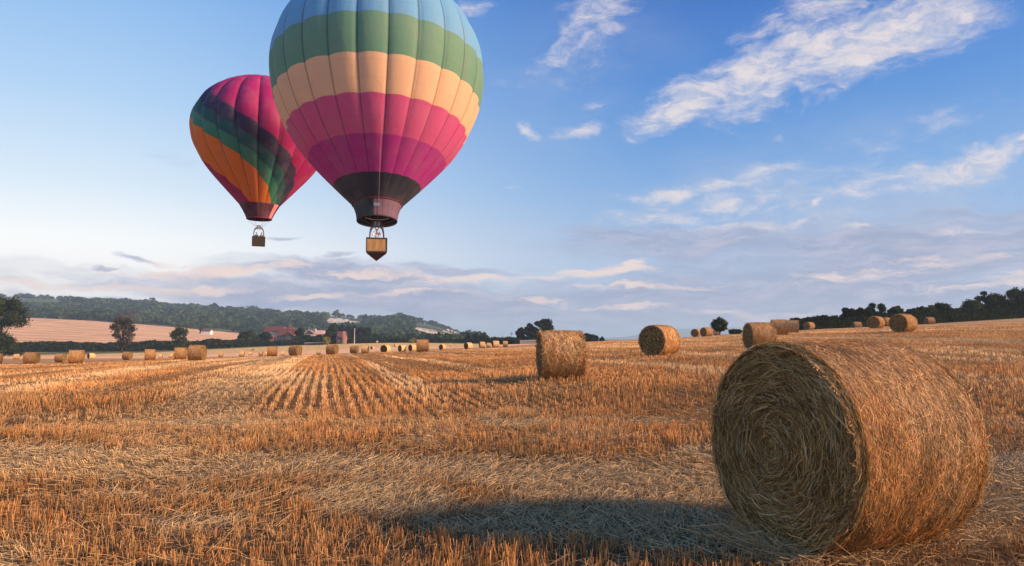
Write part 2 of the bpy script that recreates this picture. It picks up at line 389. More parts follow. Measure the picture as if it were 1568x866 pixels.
# ------------------------------------------------------------------ field pattern
RA = R(-15.2); DIRX, DIRY = math.sin(RA), math.cos(RA)           # direction of the straight rows
def field_uv(x, y):
    u = x * DIRY - y * DIRX; v = x * DIRX + y * DIRY
    return u, v
def region_a(x, y):
    return sstep(-1.0, 1.6, y - 12.6 + 0.10 * x + 2.2 * (fbm(x * .22, y * .22, 5, 2) - .5))
def flatness(x, y):
    u, v = field_uv(x, y)
    a = region_a(x, y)
    du = u - 1.4 * (vnoise(v * .05, u * .01, 3) - .5)
    fa = np.clip(sstep(.68, .80, vnoise(du * .62 + 2.3, v * .012, 21)) * .85 + .25 * sstep(.55, .8, fbm(x * .35, y * .35, 9, 3)), 0, 1)
    w = y + 0.07 * x + 1.9 * (fbm(x * .42, y * .42, 31, 4) - .5)
    band = sstep(6.3, 6.9, w) * (1 - sstep(8.2, 8.9, w)) + 0.9 * sstep(1.0, 2.0, x) * sstep(5.1, 5.5, w) * (1 - sstep(6.3, 6.9, w)) * 1.0
    band = band + .8 * sstep(-.6, .3, x) * sstep(5.1, 5.6, w) * (1 - sstep(6.2, 7.0, w)) + .5 * sstep(11.4, 11.8, w) * (1 - sstep(12.3, 13., w))
    band = band * (.55 + .5 * sstep(.35, .6, fbm(x * .9, y * .9, 71, 3))) + .92 * sstep(.44, .58, fbm(x * .8 + 9, y * 1.1, 77, 4)) * (1 - .6 * sstep(8.8, 9.4, w) * (1 - sstep(11, 12, w)))
    fb = np.clip(band, 0, 1)
    return fb * (1 - a) + fa * a

def stripes(x, y):
    u, v = field_uv(x, y); a = region_a(x, y) * sstep(13, 22, y)
    s1 = vnoise(u * .55 + 7, v * .02, 91) * .6 + vnoise(u * 1.9, v * .03, 92) * .4
    s2 = vnoise(u * .9 + 3, v * .015, 95)
    dark = sstep(.56, .66, s1) * a; pale = sstep(.56, .68, s2) * a * (1 - dark)
    blot = fbm(x * .25, y * .25, 97, 3)
    return dark, pale, blot
# ------------------------------------------------------------------ ground sheet
def ground():
    th_f = np.radians(np.arange(-52, 52.01, 0.16)); th_b = np.radians(np.linspace(52, 308, 90)[1:-1])
    th = np.concatenate([th_f, th_b])
    rr = np.concatenate([[0.05, .4, .8, 1.2, 1.6, 2.0], np.exp(np.linspace(math.log(2.3), math.log(9000), 430))])
    T, RR = np.meshgrid(th, rr, indexing='ij')
    X = RR * np.sin(T); Y = RR * np.cos(T)
    Z = terr(X, Y)
    nearm = np.clip(1 - RR / 60, 0, 1)
    Z = Z + nearm * 0.05 * (fbm(X * 1.3, Y * 1.3, 2, 4) - .5)
    # chalk scars and soft folds on the far ridge
    far = sstep(900, 1300, Y)
    Z = Z + far * 9 * (fbm(X * .008, Y * .006, 15, 3) - .5) * (Z > 6)
    n, m_ = T.shape
    idx = np.arange(n * m_).reshape(n, m_)
    a = idx; b = np.roll(idx, -1, axis=0)
    F = np.stack([a[:, :-1], a[:, 1:], b[:, 1:], b[:, :-1]], axis=-1).reshape(-1, 4)
    PX = CXP + FPX * X / np.maximum(Y, 1) / CP
    fl = flatness(X, Y); ra = region_a(X, Y)
    # zone: 0 stubble, 1 grass/valley, 2 wood floor, 3 chalk
    edge = np.interp(PX, [-500, 0, 300, 420, 500, 640, 780, 860, 1010, 1160, 1240, 1380, 1568, 2000], [400, 400, 405, 415, 420, 430, 300, 190, 150, 140, 160, 175, 200, 320])
    grass = sstep(0, 1, (RR - edge) / 14)
    strip = sstep(-150, -120, Y - edge) * (PX < 760)        # uncut grass strip in front of the hedge
    cols = {'zone': np.stack([fl, ra, grass], -1).reshape(-1, 3), 'zone2': np.stack([strip, sstep(930, 1000, Y) * (Z > 3), stripes(X, Y)[0]], -1).reshape(-1, 3)}
    me = np_mesh('ground', np.stack([X, Y, Z], -1).reshape(-1, 3), F[:, ::-1], cols, smooth=True)
    def fn(t):
        z = t.sep(attr(t, 'zone')); z2 = t.sep(attr(t, 'zone2'))
        P = t.tc['Object']; X_, Y_, Z_ = t.sep(P)
        u = t.m('SUBTRACT', t.m('MULTIPLY', X_, DIRY), t.m('MULTIPLY', Y_, DIRX)); v = t.m('ADD', t.m('MULTIPLY', X_, DIRX), t.m('MULTIPLY', Y_, DIRY))
        uv = t.xyz(u, t.m('MULTIPLY', v, 0.06), 0)
        wob = t.noise(uv, .5, 3)
        row = t.m('SINE', t.m('ADD', t.m('MULTIPLY', u, 2 * math.pi / .26), t.m('MULTIPLY', wob, .6)))
        row = t.mr(row, -.8, .7)
        fine = t.noise(t.vm('MULTIPLY', P, (1, 1, .3)), 26, 6, .7)
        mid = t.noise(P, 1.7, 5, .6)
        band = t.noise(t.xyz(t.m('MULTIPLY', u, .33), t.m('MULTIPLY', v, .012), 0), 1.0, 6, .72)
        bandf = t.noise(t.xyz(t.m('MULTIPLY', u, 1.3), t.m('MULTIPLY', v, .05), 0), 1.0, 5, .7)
        stub = t.mix(t.mr(fine, .3, .7), (.30, .155, .055, 1), (.55, .33, .14, 1))
        pale = t.mix(t.mr(fine, .3, .7), (.36, .26, .15, 1), (.60, .48, .31, 1))
        soil = (.055, .034, .020, 1)
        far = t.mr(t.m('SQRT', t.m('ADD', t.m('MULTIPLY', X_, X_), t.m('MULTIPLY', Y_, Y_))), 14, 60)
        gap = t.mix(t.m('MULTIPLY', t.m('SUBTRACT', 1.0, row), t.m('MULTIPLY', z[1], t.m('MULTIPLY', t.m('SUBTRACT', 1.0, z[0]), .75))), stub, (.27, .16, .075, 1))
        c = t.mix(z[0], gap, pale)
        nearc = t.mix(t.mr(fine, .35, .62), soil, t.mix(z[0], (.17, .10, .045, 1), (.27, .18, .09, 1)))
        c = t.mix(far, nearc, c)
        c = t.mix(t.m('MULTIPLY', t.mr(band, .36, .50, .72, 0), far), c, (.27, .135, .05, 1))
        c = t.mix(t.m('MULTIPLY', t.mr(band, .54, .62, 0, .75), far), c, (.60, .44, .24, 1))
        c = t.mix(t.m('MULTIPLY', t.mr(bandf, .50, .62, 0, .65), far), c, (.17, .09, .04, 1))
        c = t.mix(t.m('MULTIPLY', z2[2], .4), c, (.18, .10, .045, 1))
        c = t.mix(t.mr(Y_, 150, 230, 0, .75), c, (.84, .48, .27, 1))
        g = t.mix(t.mr(t.noise(P, .05, 5, .6), .35, .65), (.06, .075, .03, 1), (.17, .16, .06, 1))
        wood = t.mix(t.mr(t.noise(P, .006, 4, .5), .45, .6), (.03, .045, .018, 1), (.10, .13, .05, 1))
        sg = t.mix(t.mr(t.noise(P, .3, 5, .6), .3, .7), (.42, .30, .11, 1), (.70, .48, .22, 1))
        c = t.mix(z2[0], c, sg)
        c = t.mix(z[2], c, g); c = t.mix(z2[1], c, wood)
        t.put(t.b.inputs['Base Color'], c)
        h = t.m('ADD', t.m('MULTIPLY', fine, 1.0), t.m('MULTIPLY', t.m('MULTIPLY', row, z[1]), 0.8))
        bump(t, h, .9, .06)
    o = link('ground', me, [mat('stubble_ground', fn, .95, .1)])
    tag(o, 'cut stubble field and the low land beyond it', kind='structure')
ground()

# ------------------------------------------------------------------ straw: stems and litter standing on the ground
def prisms(base, top, wid, colb, colt, sides=3, twist=None):
    """n straws from base to top, each an open prism; returns V,F,C"""
    n = len(base); ax = top - base; L = np.linalg.norm(ax, axis=1, keepdims=True); ax = ax / np.maximum(L, 1e-6)
    ref = np.where(np.abs(ax[:, 2:3]) > .9, np.array([[1., 0, 0]]), np.array([[0, 0, 1.]]))
    s1 = np.cross(ax, ref); s1 /= np.linalg.norm(s1, axis=1, keepdims=True); s2 = np.cross(ax, s1)
    ph = (rng.random(n) * 6.28 if twist is None else twist)
    V = np.zeros((n, 2 * sides, 3)); C = np.zeros((n, 2 * sides, 3))
    for k in range(sides):
        a = ph + k * 2 * math.pi / sides
        o = (np.cos(a)[:, None] * s1 + np.sin(a)[:, None] * s2) * (wid[:, None] * .5)
        V[:, k] = base + o; V[:, sides + k] = top + o * .8
        C[:, k] = colb; C[:, sides + k] = colt
    off = (np.arange(n) * 2 * sides)[:, None, None]
    F = np.array([[k, (k + 1) % sides, sides + (k + 1) % sides, sides + k] for k in range(sides)])[None] + off
    return V.reshape(-1, 3), F.reshape(-1, 4), C.reshape(-1, 3)
def blades(base, top, wid, colb, colt):
    """flat two-sided blades facing a random heading"""
    n = len(base); ph = rng.random(n) * math.pi
    o = np.stack([np.cos(ph), np.sin(ph), np.zeros(n)], -1) * wid[:, None] * .5
    V = np.stack([base - o, base + o, top + o * .8, top - o * .8], 1)
    C = np.stack([colb, colb, colt, colt], 1)
    F = np.arange(4 * n).reshape(n, 4)
    return V.reshape(-1, 3), F, C.reshape(-1, 3)
def join(parts):
    V, F, C, o = [], [], [], 0
    for v, f, c in parts: V.append(v); F.append(f + o); C.append(c); o += len(v)
    return np.concatenate(V), np.concatenate(F), np.concatenate(C)
BALE_SPOTS = []
def sample_polar(n, r0, r1, ang=46):
    r = np.sqrt(rng.random(n) * (r1 * r1 - r0 * r0) + r0 * r0); a = np.radians((rng.random(n) * 2 - 1) * ang)
    return r * np.sin(a), r * np.cos(a)
def lerp(a, b, t): return a * (1 - t) + b * t
ORG = np.array([.62, .31, .12]); GLD = np.array([.60, .38, .16]); PAL = np.array([.70, .53, .31]); GRY = np.array([.34, .25, .145]); BRN = np.array([.14, .075, .03]); RED = np.array([.52, .22, .08])
def straw_cols(n, fl, xy=None):
    t = rng.random((n, 1)); q = rng.random((n, 1)); f = fl[:, None]
    up = lerp(ORG, GLD, t) * (.62 + .6 * q)
    if xy is not None:
        dd_ = np.hypot(*xy); wm = sstep(.46, .60, fbm(xy[0] * .7 + 3, xy[1] * .7, 83, 3) + .1 * sstep(8, 15, dd_))[:, None]; up = lerp(up, lerp(GRY, GLD, t) * (.5 + .6 * q), .75 * (1 - wm))
    up = np.where(rng.random((n, 1)) < .2, RED * (.7 + .5 * q), up)
    dn = lerp(PAL, GRY, t) * (.66 + .6 * q)
    c = lerp(up, dn, np.clip(f * 1.15 + .25 * (rng.random((n, 1)) - .5), 0, 1))
    if xy is not None:
        d_, p_, b_ = stripes(*xy)
        c = lerp(c, PAL * (.85 + .5 * q), (p_ * .85)[:, None]); c = c * (1 - .34 * d_)[:, None] * (.84 + .40 * sstep(.35, .65, b_))[:, None] * (1 + .14 * sstep(13, 20, np.hypot(*xy)))[:, None]
    return c
def stubble_tier(dens, r0, r1, wid, hgt, clump, spread, faces, ang=46, litter=1.0, seed=0):
    area = math.radians(2 * ang) / 2 * (r1 * r1 - r0 * r0)
    nc = int(area * dens / clump)
    x, y = sample_polar(nc, r0, r1, ang)
    a = region_a(x, y) > rng.random(nc)
    u, v = field_uv(x, y)
    sp = .26
    uq = (np.round(u / sp) + 0.0) * sp + rng.normal(0, .022, nc) + .05 * (vnoise(v * .3, u * .2, 4) - .5)
    xa = uq * DIRY + v * DIRX; ya = -uq * DIRX + v * DIRY
    w = y + .07 * x + .5 * (vnoise(x * .3, y * .1, 8) - .5)
    wq = np.round(w / .16) * .16 + rng.normal(0, .022, nc)
    yb = y + (wq - w)
    fl0 = flatness(x, y)
    keep_row = rng.random(nc) > fl0 * .45
    x = np.where(a & keep_row, xa, x); y = np.where(a & keep_row, ya, np.where(keep_row, yb, y))
    # stems of each clump
    x = np.repeat(x, clump) + rng.normal(0, spread, nc * clump); y = np.repeat(y, clump) + rng.normal(0, spread, nc * clump)
    n = len(x); fl = flatness(x, y); z = terr(x, y)
    patch = .72 + .55 * np.repeat(rng.random(nc), clump)
    tall = .75 + .6 * sstep(.4, .75, fbm(x * .8, y * .8, 55, 3))
    h = hgt * (.55 + .5 * rng.random(n)) * (1 - .45 * fl) * patch * tall * (1 - .6 * stripes(x, y)[0])
    lean = R(6) + fl * R(48) * rng.random(n) + R(9) * rng.random(n)
    hd0 = 2.4 + 2.6 * (vnoise(x * .5, y * .5, 13) - .5) * 2
    hd = np.where(rng.random(n) < fl, hd0 + rng.normal(0, .7, n), rng.random(n) * 6.28)
    base = np.stack([x, y, z - .01], -1)
    top = base + np.stack([np.sin(lean) * np.cos(hd), np.sin(lean) * np.sin(hd), np.cos(lean)], -1) * h[:, None]
    c = straw_cols(n, fl, (x, y)); wd = wid * (.6 + .8 * rng.random(n))
    cb = lerp(c, BRN, .75); c = c * np.array([1.04, .97, .92])
    fn = (lambda *q: prisms(*q, sides=3)) if faces == 3 else blades
    out = [fn(base, top, wd, cb, c)]
    # lying straw
    if litter > 0:
        m_ = int(area * dens * litter); x, y = sample_polar(m_, r0, r1, ang); fl = flatness(x, y)
        k = rng.random(m_) < (.3 + .7 * fl); x, y, fl = x[k], y[k], fl[k]; m_ = len(x); z = terr(x, y)
        hd = 2.4 + 2.6 * (vnoise(x * .5, y * .5, 13) - .5) * 2 + rng.normal(0, 1.0, m_); el = np.abs(rng.normal(0, .22, m_))
        L = hgt * (.4 + .9 * rng.random(m_))
        b = np.stack([x, y, z + .005 + .04 * rng.random(m_)], -1)
        tp = b + np.stack([np.cos(hd) * np.cos(el), np.sin(hd) * np.cos(el), np.sin(el)], -1) * L[:, None]
        c = straw_cols(m_, .45 + .55 * fl) * .95
        out.append(prisms(b, tp, wid * (.5 + .6 * rng.random(m_)), c, c, sides=3 if faces == 3 else 2) if faces == 3 else prisms(b, tp, wid * (.5 + .6 * rng.random(m_)), c, c, sides=2))
    return out
def stubble():
    p = []
    p += stubble_tier(660, 2.6, 7.5, .0050, .145, 6, .020, 3, 47, 1.1)
    p += stubble_tier(450, 7.5, 14, .0064, .145, 6, .022, 3, 44, .8)
    p += stubble_tier(210, 14, 26, .011, .16, 4, .03, 2, 43, .5)
    p += stubble_tier(120, 26, 48, .014, .14, 3, .03, 2, 42, .4)
    p += stubble_tier(34, 48, 95, .028, .12, 1, .03, 2, 42, .3)
    n = 2600; a = rng.random(n) * 6.283; q = np.abs(rng.normal(0, .16, n)); bx = rng.uniform(-.75, .75, n); cy_ = np.cos(R(21.2)); sy_ = np.sin(R(21.2))
    lx = np.where(rng.random(n) < .4, np.sign(bx) * (.52 + q), bx); ly = np.where(rng.random(n) < .5, -1, 1) * (.28 + q) * np.where(np.abs(lx) > .5, rng.random(n), 1)
    X = 2.35 + lx * cy_ - ly * sy_; Y = 5.01 + lx * sy_ + ly * cy_; hd = rng.random(n) * 6.283; L = rng.uniform(.08, .3, n); el = np.abs(rng.normal(0, .3, n))
    b = np.stack([X, Y, terr(X, Y) + .01 + .06 * rng.random(n)], -1); tp = b + np.stack([np.cos(hd) * np.cos(el), np.sin(hd) * np.cos(el), np.sin(el)], -1) * L[:, None]
    c = straw_cols(n, np.full(n, .6)); p.append(prisms(b, tp, np.full(n, .004), c, c, sides=3)); p[-1:] = [p[-1]]
    V, F, C = join(p)
    me = np_mesh('stubble', V, F, C)
    o = link('stubble', me, [M_STRAW]); tag(o, 'cut straw stubble and loose straw covering the field', kind='stuff')
stubble()

# ------------------------------------------------------------------ bales (local frame: axis along X, resting on z=0, radius .7, length .82*1.4)
BR, BL = 0.70, 1.16
def barrel_r(s): return BR * (1 - .045 * np.abs(s) ** 3.2) 
def bale_straw(n, r_off=.004, wid=.0036, seglen=(.07, .24), seg=3, dev=.30, lift=.012, pal=None, fringe=False):
    """straws wound round the barrel"""
    xs = (rng.random(n) * 2 - 1) * (BL / 2) if not fringe else np.where(rng.random(n) < .5, -1, 1) * (BL / 2 - np.abs(rng.normal(0, .02, n)))
    th = rng.random(n) * 2 * math.pi
    L = rng.uniform(seglen[0], seglen[1], n); d = rng.normal(0, dev, n); d = np.where(rng.random(n) < .12, rng.uniform(-1.4, 1.4, n), d)
    lf = np.abs(rng.normal(0, lift, n)); w = wid * (.6 + .8 * rng.random(n)); bow = rng.normal(0, .014, n)
    pts = []
    for k in range(seg + 1):
        f = k / seg - .5
        t_ = th + f * L * np.cos(d) / BR; x_ = xs + f * L * np.sin(d) + bow * (1 - 4 * f * f)
        rr = barrel_r(np.clip(x_ / (BL / 2), -1, 1)) + r_off + .01 * (fbm(x_ * 9 + 40, t_ * 6, 3, 2) - .5) + lf * (.2 + .8 * (2 * f) ** 2 * np.sign(f * (rng.random(1) - .5)) ** 2)
        pts.append(np.stack([x_, rr * np.cos(t_), BR + rr * np.sin(t_)], -1))
    P = np.stack(pts, 1)
    nr = P.copy(); nr[:, :, 0] = 0; nr[:, :, 2] -= BR; nr /= np.linalg.norm(nr, axis=2, keepdims=True)
    cc = bale_cols(n) if pal is None else pal(n)
    pt = sstep(.45, .62, fbm(xs * 2.6 + 11, th * 1.4 + 5, 23, 3))[:, None]; p2 = sstep(.52, .66, fbm(xs * 9 + 3, th * 3 + 2, 29, 3))[:, None]
    cc = lerp(cc, cc * np.array([.92, 1.08, 1.35]), pt * .8); cc = cc * (1 - .32 * p2)
    return ribbon(P, nr, w, cc)
def ribbon(P, N, w, c):
    n, k, _ = P.shape
    T = np.gradient(P, axis=1); T /= np.linalg.norm(T, axis=2, keepdims=True) + 1e-9
    tilt = rng.normal(0, .5, (n, 1, 1))
    Sd = np.cross(T, N); Sd = Sd * np.cos(tilt) + N * np.sin(tilt)
    tap = np.ones(k); tap[0] = tap[-1] = .6
    V = np.stack([P - Sd * w[:, None, None] * .5 * tap[None, :, None], P + Sd * w[:, None, None] * .5 * tap[None, :, None]], 2).reshape(n, 2 * k, 3)
    f = np.array([[2 * i, 2 * i + 1, 2 * i + 3, 2 * i + 2] for i in range(k - 1)])[None] + (np.arange(n) * 2 * k)[:, None, None]
    C = np.repeat(c[:, None, :], 2 * k, axis=1)
    return V.reshape(-1, 3), f.reshape(-1, 4), C.reshape(-1, 3)
def bale_cols(n):
    q = rng.random((n, 1)); t = rng.random((n, 1)); k = rng.random((n, 1))
    c = lerp(np.array([.78, .36, .10]), np.array([.84, .53, .24]), t)
    c = np.where(k < .25, np.array([.64, .30, .13]), c); c = np.where(k > .86, np.array([.30, .19, .08]), c)
    return c * (.36 + .95 * q)
def face_cols(n):
    q = rng.random((n, 1)); t = rng.random((n, 1)); k = rng.random((n, 1))
    c = lerp(np.array([.40, .25, .09]), np.array([.66, .45, .20]), t); c = np.where(k < .36, np.array([.16, .09, .032]), c); c = np.where(k > .93, np.array([.60, .52, .33]), c)
    return c * (.6 + .6 * q)
def face_straw(n, side, wid=.0029, seglen=(.05, .20), lift=.02):
    rad = BR * np.sqrt(rng.random(n)) * .985; th = rng.random(n) * 2 * math.pi
    L = rng.uniform(seglen[0], seglen[1], n); d = rng.normal(0, .34, n); d = np.where(rng.random(n) < .12, rng.uniform(-1.5, 1.5, n), d)
    bow = rng.normal(0, .012, n)
    lf = lift * rng.random(n) ** 2; sl = rng.normal(0, .10, n); w = wid * (.6 + .8 * rng.random(n)); pts = []
    for k in range(4):
        f = k / 3 - .5
        t_ = th + f * L * np.cos(d) / np.maximum(rad, .06); r_ = np.clip(rad + f * L * np.sin(d) + bow * (1 - 4 * f * f), .004, BR * 1.0)
        dome = face_x(r_, t_)
        x_ = side * (dome + lf + f * L * sl)
        pts.append(np.stack([x_, r_ * np.cos(t_), BR + r_ * np.sin(t_)], -1))
    P = np.stack(pts, 1); N = np.zeros_like(P); N[:, :, 0] = side
    return ribbon(P, N, w, face_cols(n))
def face_x(r, t):
    """depth of the coiled end: a slight dome with spiral layers"""
    lay = .5 + .5 * np.sin((r * 2 * math.pi / .052) + t)
    return BL / 2 - .035 * (r / BR) ** 5 + .024 * (lay - .5) + .035 * (fbm(r * np.cos(t) * 7 + 30, r * np.sin(t) * 7 + 30, 6, 3) - .5)
def core_mesh(nt=96, nx=26, rough=.010, name='straw_roll', dip=.0):
    s = np.linspace(-1, 1, nx); t = np.linspace(0, 2 * math.pi, nt, endpoint=False)
    SX, TT = np.meshgrid(s, t, indexing='ij')
    rr = barrel_r(SX) + rough * 2 * (fbm(SX * 6 + 20, np.cos(TT) * 4 + 20 + np.sin(TT) * 5, 12, 3) - .5) - dip
    X = SX * (BL / 2 - .012)
    V = np.stack([X, rr * np.cos(TT), BR + rr * np.sin(TT)], -1).reshape(-1, 3)
    idx = np.arange(nx * nt).reshape(nx, nt); b = np.roll(idx, -1, axis=1)
    F = np.stack([idx[:-1], b[:-1], b[1:], idx[1:]], -1).reshape(-1, 4)
    return V, F
def end_mesh(side, nt=72, nr=20, dip=0.0):
    r = np.linspace(0.015, BR * .965, nr); t = np.linspace(0, 2 * math.pi, nt, endpoint=False)
    RRr, TT = np.meshgrid(r, t, indexing='ij')
    X = side * (face_x(RRr, TT) - dip)
    X[-1] = side * (BL / 2 - .05)
    V = np.stack([X, RRr * np.cos(TT), BR + RRr * np.sin(TT)], -1).reshape(-1, 3)
    idx = np.arange(nr * nt).reshape(nr, nt); b = np.roll(idx, -1, axis=1)
    F = np.stack([idx[:-1], b[:-1], b[1:], idx[1:]], -1).reshape(-1, 4)
    if side < 0: F = F[:, ::-1]
    cap = []
    return V, F
def m_barrel(gain=1.0, name='bale_barrel'):
    def fn(t):
        X, Y, Z = t.sep(t.tc['Object'])
        th = t.m('ARCTAN2', Y, t.m('SUBTRACT', Z, BR))
        v = t.xyz(t.m('MULTIPLY', X, 26), t.m('MULTIPLY', th, 3.0), 0)
        n = t.noise(v, 2.4, 6, .7, .4); w = t.noise(t.xyz(t.m('MULTIPLY', X, 1.0), t.m('COSINE', th), t.m('SINE', th)), 2.2, 4, .6)
        c = t.ramp(n, [(.28, (.10 * gain, .05 * gain, .018 * gain)), (.45, (.46 * gain, .26 * gain, .10 * gain)), (.58, (.60 * gain, .37 * gain, .16 * gain)), (.75, (.74 * gain, .55 * gain, .31 * gain))])
        c = t.mix(t.mr(w, .42, .68, 0, .55), c, (.50 * gain, .36 * gain, .22 * gain, 1))
        oi = t.n.new('ShaderNodeObjectInfo').outputs['Random']
        c = t.mix(t.mr(oi, .0, 1, 0, .55, smooth=False), c, t.mix(1.0, c, (.82, .92, 1.15, 1), 'MULTIPLY')); k_ = t.mr(t.m('FRACT', t.m('MULTIPLY', oi, 7.3)), 0, 1, .72, 1.12, smooth=False)
        c = t.mix(1.0, c, t.xyz(k_, k_, k_), 'MULTIPLY')
        t.put(t.b.inputs['Base Color'], c); bump(t, n, .9, .03)
    return mat(name, fn, .8, .2)
def m_end():
    def fn(t):
        X, Y, Z = t.sep(t.tc['Object']); zz = t.m('SUBTRACT', Z, BR)
        r = t.m('SQRT', t.m('ADD', t.m('MULTIPLY', Y, Y), t.m('MULTIPLY', zz, zz))); th = t.m('ARCTAN2', Y, zz)
        n = t.noise(t.xyz(t.m('MULTIPLY', r, 22), t.m('COSINE', th), t.m('SINE', th)), 2.2, 6, .7, .5)
        c = t.ramp(n, [(.28, (.025, .015, .008)), (.5, (.10, .06, .026)), (.75, (.28, .19, .09))])
        t.put(t.b.inputs['Base Color'], c); bump(t, n, 1.0, .05)
    return mat('bale_end', fn, .9, .1)
MB_, ME_ = m_barrel(1.22), m_end(); MDARK = flat_mat('bale_core', (.13, .075, .03), .95, .4, 30)
def set_cols(me):    # give meshes without straw colours nothing
    return me
# --- the foreground bale
def big_bale():
    yaw = R(21.2)
    C1 = Vector((1.812, 4.80, 0)); ax = Vector((math.cos(yaw), math.sin(yaw), 0)); c = C1 + ax * (BL / 2)
    root = empty('hay_bale', (c.x, c.y, tz(c.x, c.y) - .03), yaw); root.scale = (.95, 1.03, 1.045)
    tag(root, 'huge round straw bale in the right foreground with coiled dark end and golden side', 'hay bale', 'round bales scattered over the stubble field')
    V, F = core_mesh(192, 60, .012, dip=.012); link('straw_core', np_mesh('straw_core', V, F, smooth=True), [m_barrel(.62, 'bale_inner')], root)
    V, F, C = join([bale_straw(64000, lift=.003, wid=.0034, dev=.16), bale_straw(13000, lift=.005, dev=.55, wid=.0034, seglen=(.05, .17)), bale_straw(500, lift=.03, dev=.9, wid=.003, seglen=(.05, .16)), bale_straw(2600, fringe=True, lift=.006, dev=.3)])
    link('wound_straw', np_mesh('wound_straw', V, F, C), [M_STRAW], root)
    for side in (-1, 1):
        V, F = end_mesh(side, 144, 70, dip=.012); V2 = np_mesh('end_core', V, F, smooth=True)
        e = link('bale_end', V2, [ME_], root)
        n = 52000 if side < 0 else 5000
        V, F, C = join([face_straw(n, side), face_straw(n // 7, side, lift=.06, seglen=(.05, .2)), face_straw(n // 70, side, lift=.08, seglen=(.10, .28), wid=.0055)])
        link('coiled_straw', np_mesh('coiled_straw', V, F, C), [M_STRAW], e)
    return root
big_bale()
# --- the others: one full kind with parts, one plain kind for far ones
def straw_fuzz(n, wid):
    return join([bale_straw(n, lift=.014, wid=wid, seglen=(.08, .26), seg=2, dev=.45), bale_straw(n // 5, fringe=True, wid=wid, lift=.03, seg=2, dev=.7)])
def make_bale(seed):
    root = empty('hay_bale', (0, 0, 0))
    V, F = core_mesh(96, 26, .012 + .004 * seed); link('straw_roll', np_mesh('straw_roll', V, F, smooth=True), [MB_], root)
    V, F, C = straw_fuzz(3600, .010); link('loose_straw', np_mesh('loose_straw', V, F, C), [M_STRAW], root)
    for side in (-1, 1):
        V, F = end_mesh(side, 60, 18); e = link('bale_end', np_mesh('bale_end', V, F, smooth=True), [ME_], root)
        V, F, C = face_straw(1800, side, wid=.012, lift=.03); link('coiled_straw', np_mesh('coiled_straw', V, F, C), [M_STRAW], e)
    return root
def plain_bale_mesh():
    V, F = core_mesh(48, 12, .016); Vs, Fs, mi = [V], [F], [np.zeros(len(F), int)]
    o = len(V)
    for side in (-1, 1):
        v, f = end_mesh(side, 48, 8); Vs.append(v); Fs.append(f + o); mi.append(np.ones(len(f), int)); o += len(v)
    me = np_mesh('round_bale', np.concatenate(Vs), np.concatenate(Fs), smooth=True, mat_idx=np.concatenate(mi))
    me.materials.append(MB_); me.materials.append(ME_)
    return me
def children(o): return [c for c in COL.objects if c.parent == o]
def copy_tree(o, parent=None):
    c = o.copy(); COL.objects.link(c); c.parent = parent
    for ch in children(o): copy_tree(ch, c)
    return c
proto = make_bale(0); used = False
PLAIN = plain_bale_mesh()
GB = 'round bales scattered over the stubble field'
def place(o, cx, ty, by, ang, label):
    h = by - ty; dep = FPX * BD / h
    if h >= 8.5:
        x = (cx - CXP) / FPX * dep; y = dep; D = BD
        if cx in (1311.5, 1422.5): y = dep; 
        z = tz(x, y)
        if cx in (1311.5, 1422.5): z = min(z, CAMZ + dz_of(by, y))
        loc = Vector((x, y, z))
    else:
        loc, ok = on_ground(cx, by, 700); D = min(1.62, max(1.15, h * loc.y / FPX))
    va = math.atan2(loc.x, loc.y)
    o.location = (loc.x, loc.y, loc.z - .02)
    s_ = D / BD; k = 0.94 + .14 * random.random()
    o.scale = (s_ * k, s_ * random.uniform(.97, 1.05), s_ * random.uniform(.95, 1.02))
    o.rotation_euler = (R(random.uniform(-2, 2)), 0, -va - R(ang))
    tag(o, label, 'hay bale', GB)
for (cx, ty, by, a, l) in BALES:
    if by - ty > 12:
        o = proto if not used else copy_tree(proto); used = True
    else:
        o = bpy.data.objects.new('hay_bale', PLAIN); COL.objects.link(o)
    place(o, cx, ty, by, a, l)
TL = ['tiny orange bale near the tip of the pink hillside, below the village trees', 'tiny pale bale just left of the upright grey bale by the brick house', 'tiny pale bale touching the left side of the upright grey bale',
      'tiny pale bale between the two grey bales before the brick house', 'tiny dark-ended bale alone on the pink far field right of the mast', 'tiny dark bale alone low on the pink far field', 'tiny bale at the upper left of the two pale bales with dark ends',
      'tiny pale and dark bale right of the tall squarish bale', 'tiny pale bale at the far field edge below the chalk cliff', 'tiny bale halfway between the tall squarish bale and the row of four'] + ['tiny whitish bale just left of the foot of the pale mast', 'first tiny whitish bale right of the foot of the pale mast', 'middle one of three tiny whitish bales right of the pale mast', 'third tiny whitish bale right of the pale mast', 'tiny whitish bale standing apart, farthest right of the pale mast']
for i, ((cx, ty, by, a), l) in enumerate(zip(TINY, TL)):
    o = bpy.data.objects.new('hay_bale', PLAIN); COL.objects.link(o); place(o, cx, ty, by, a, l)

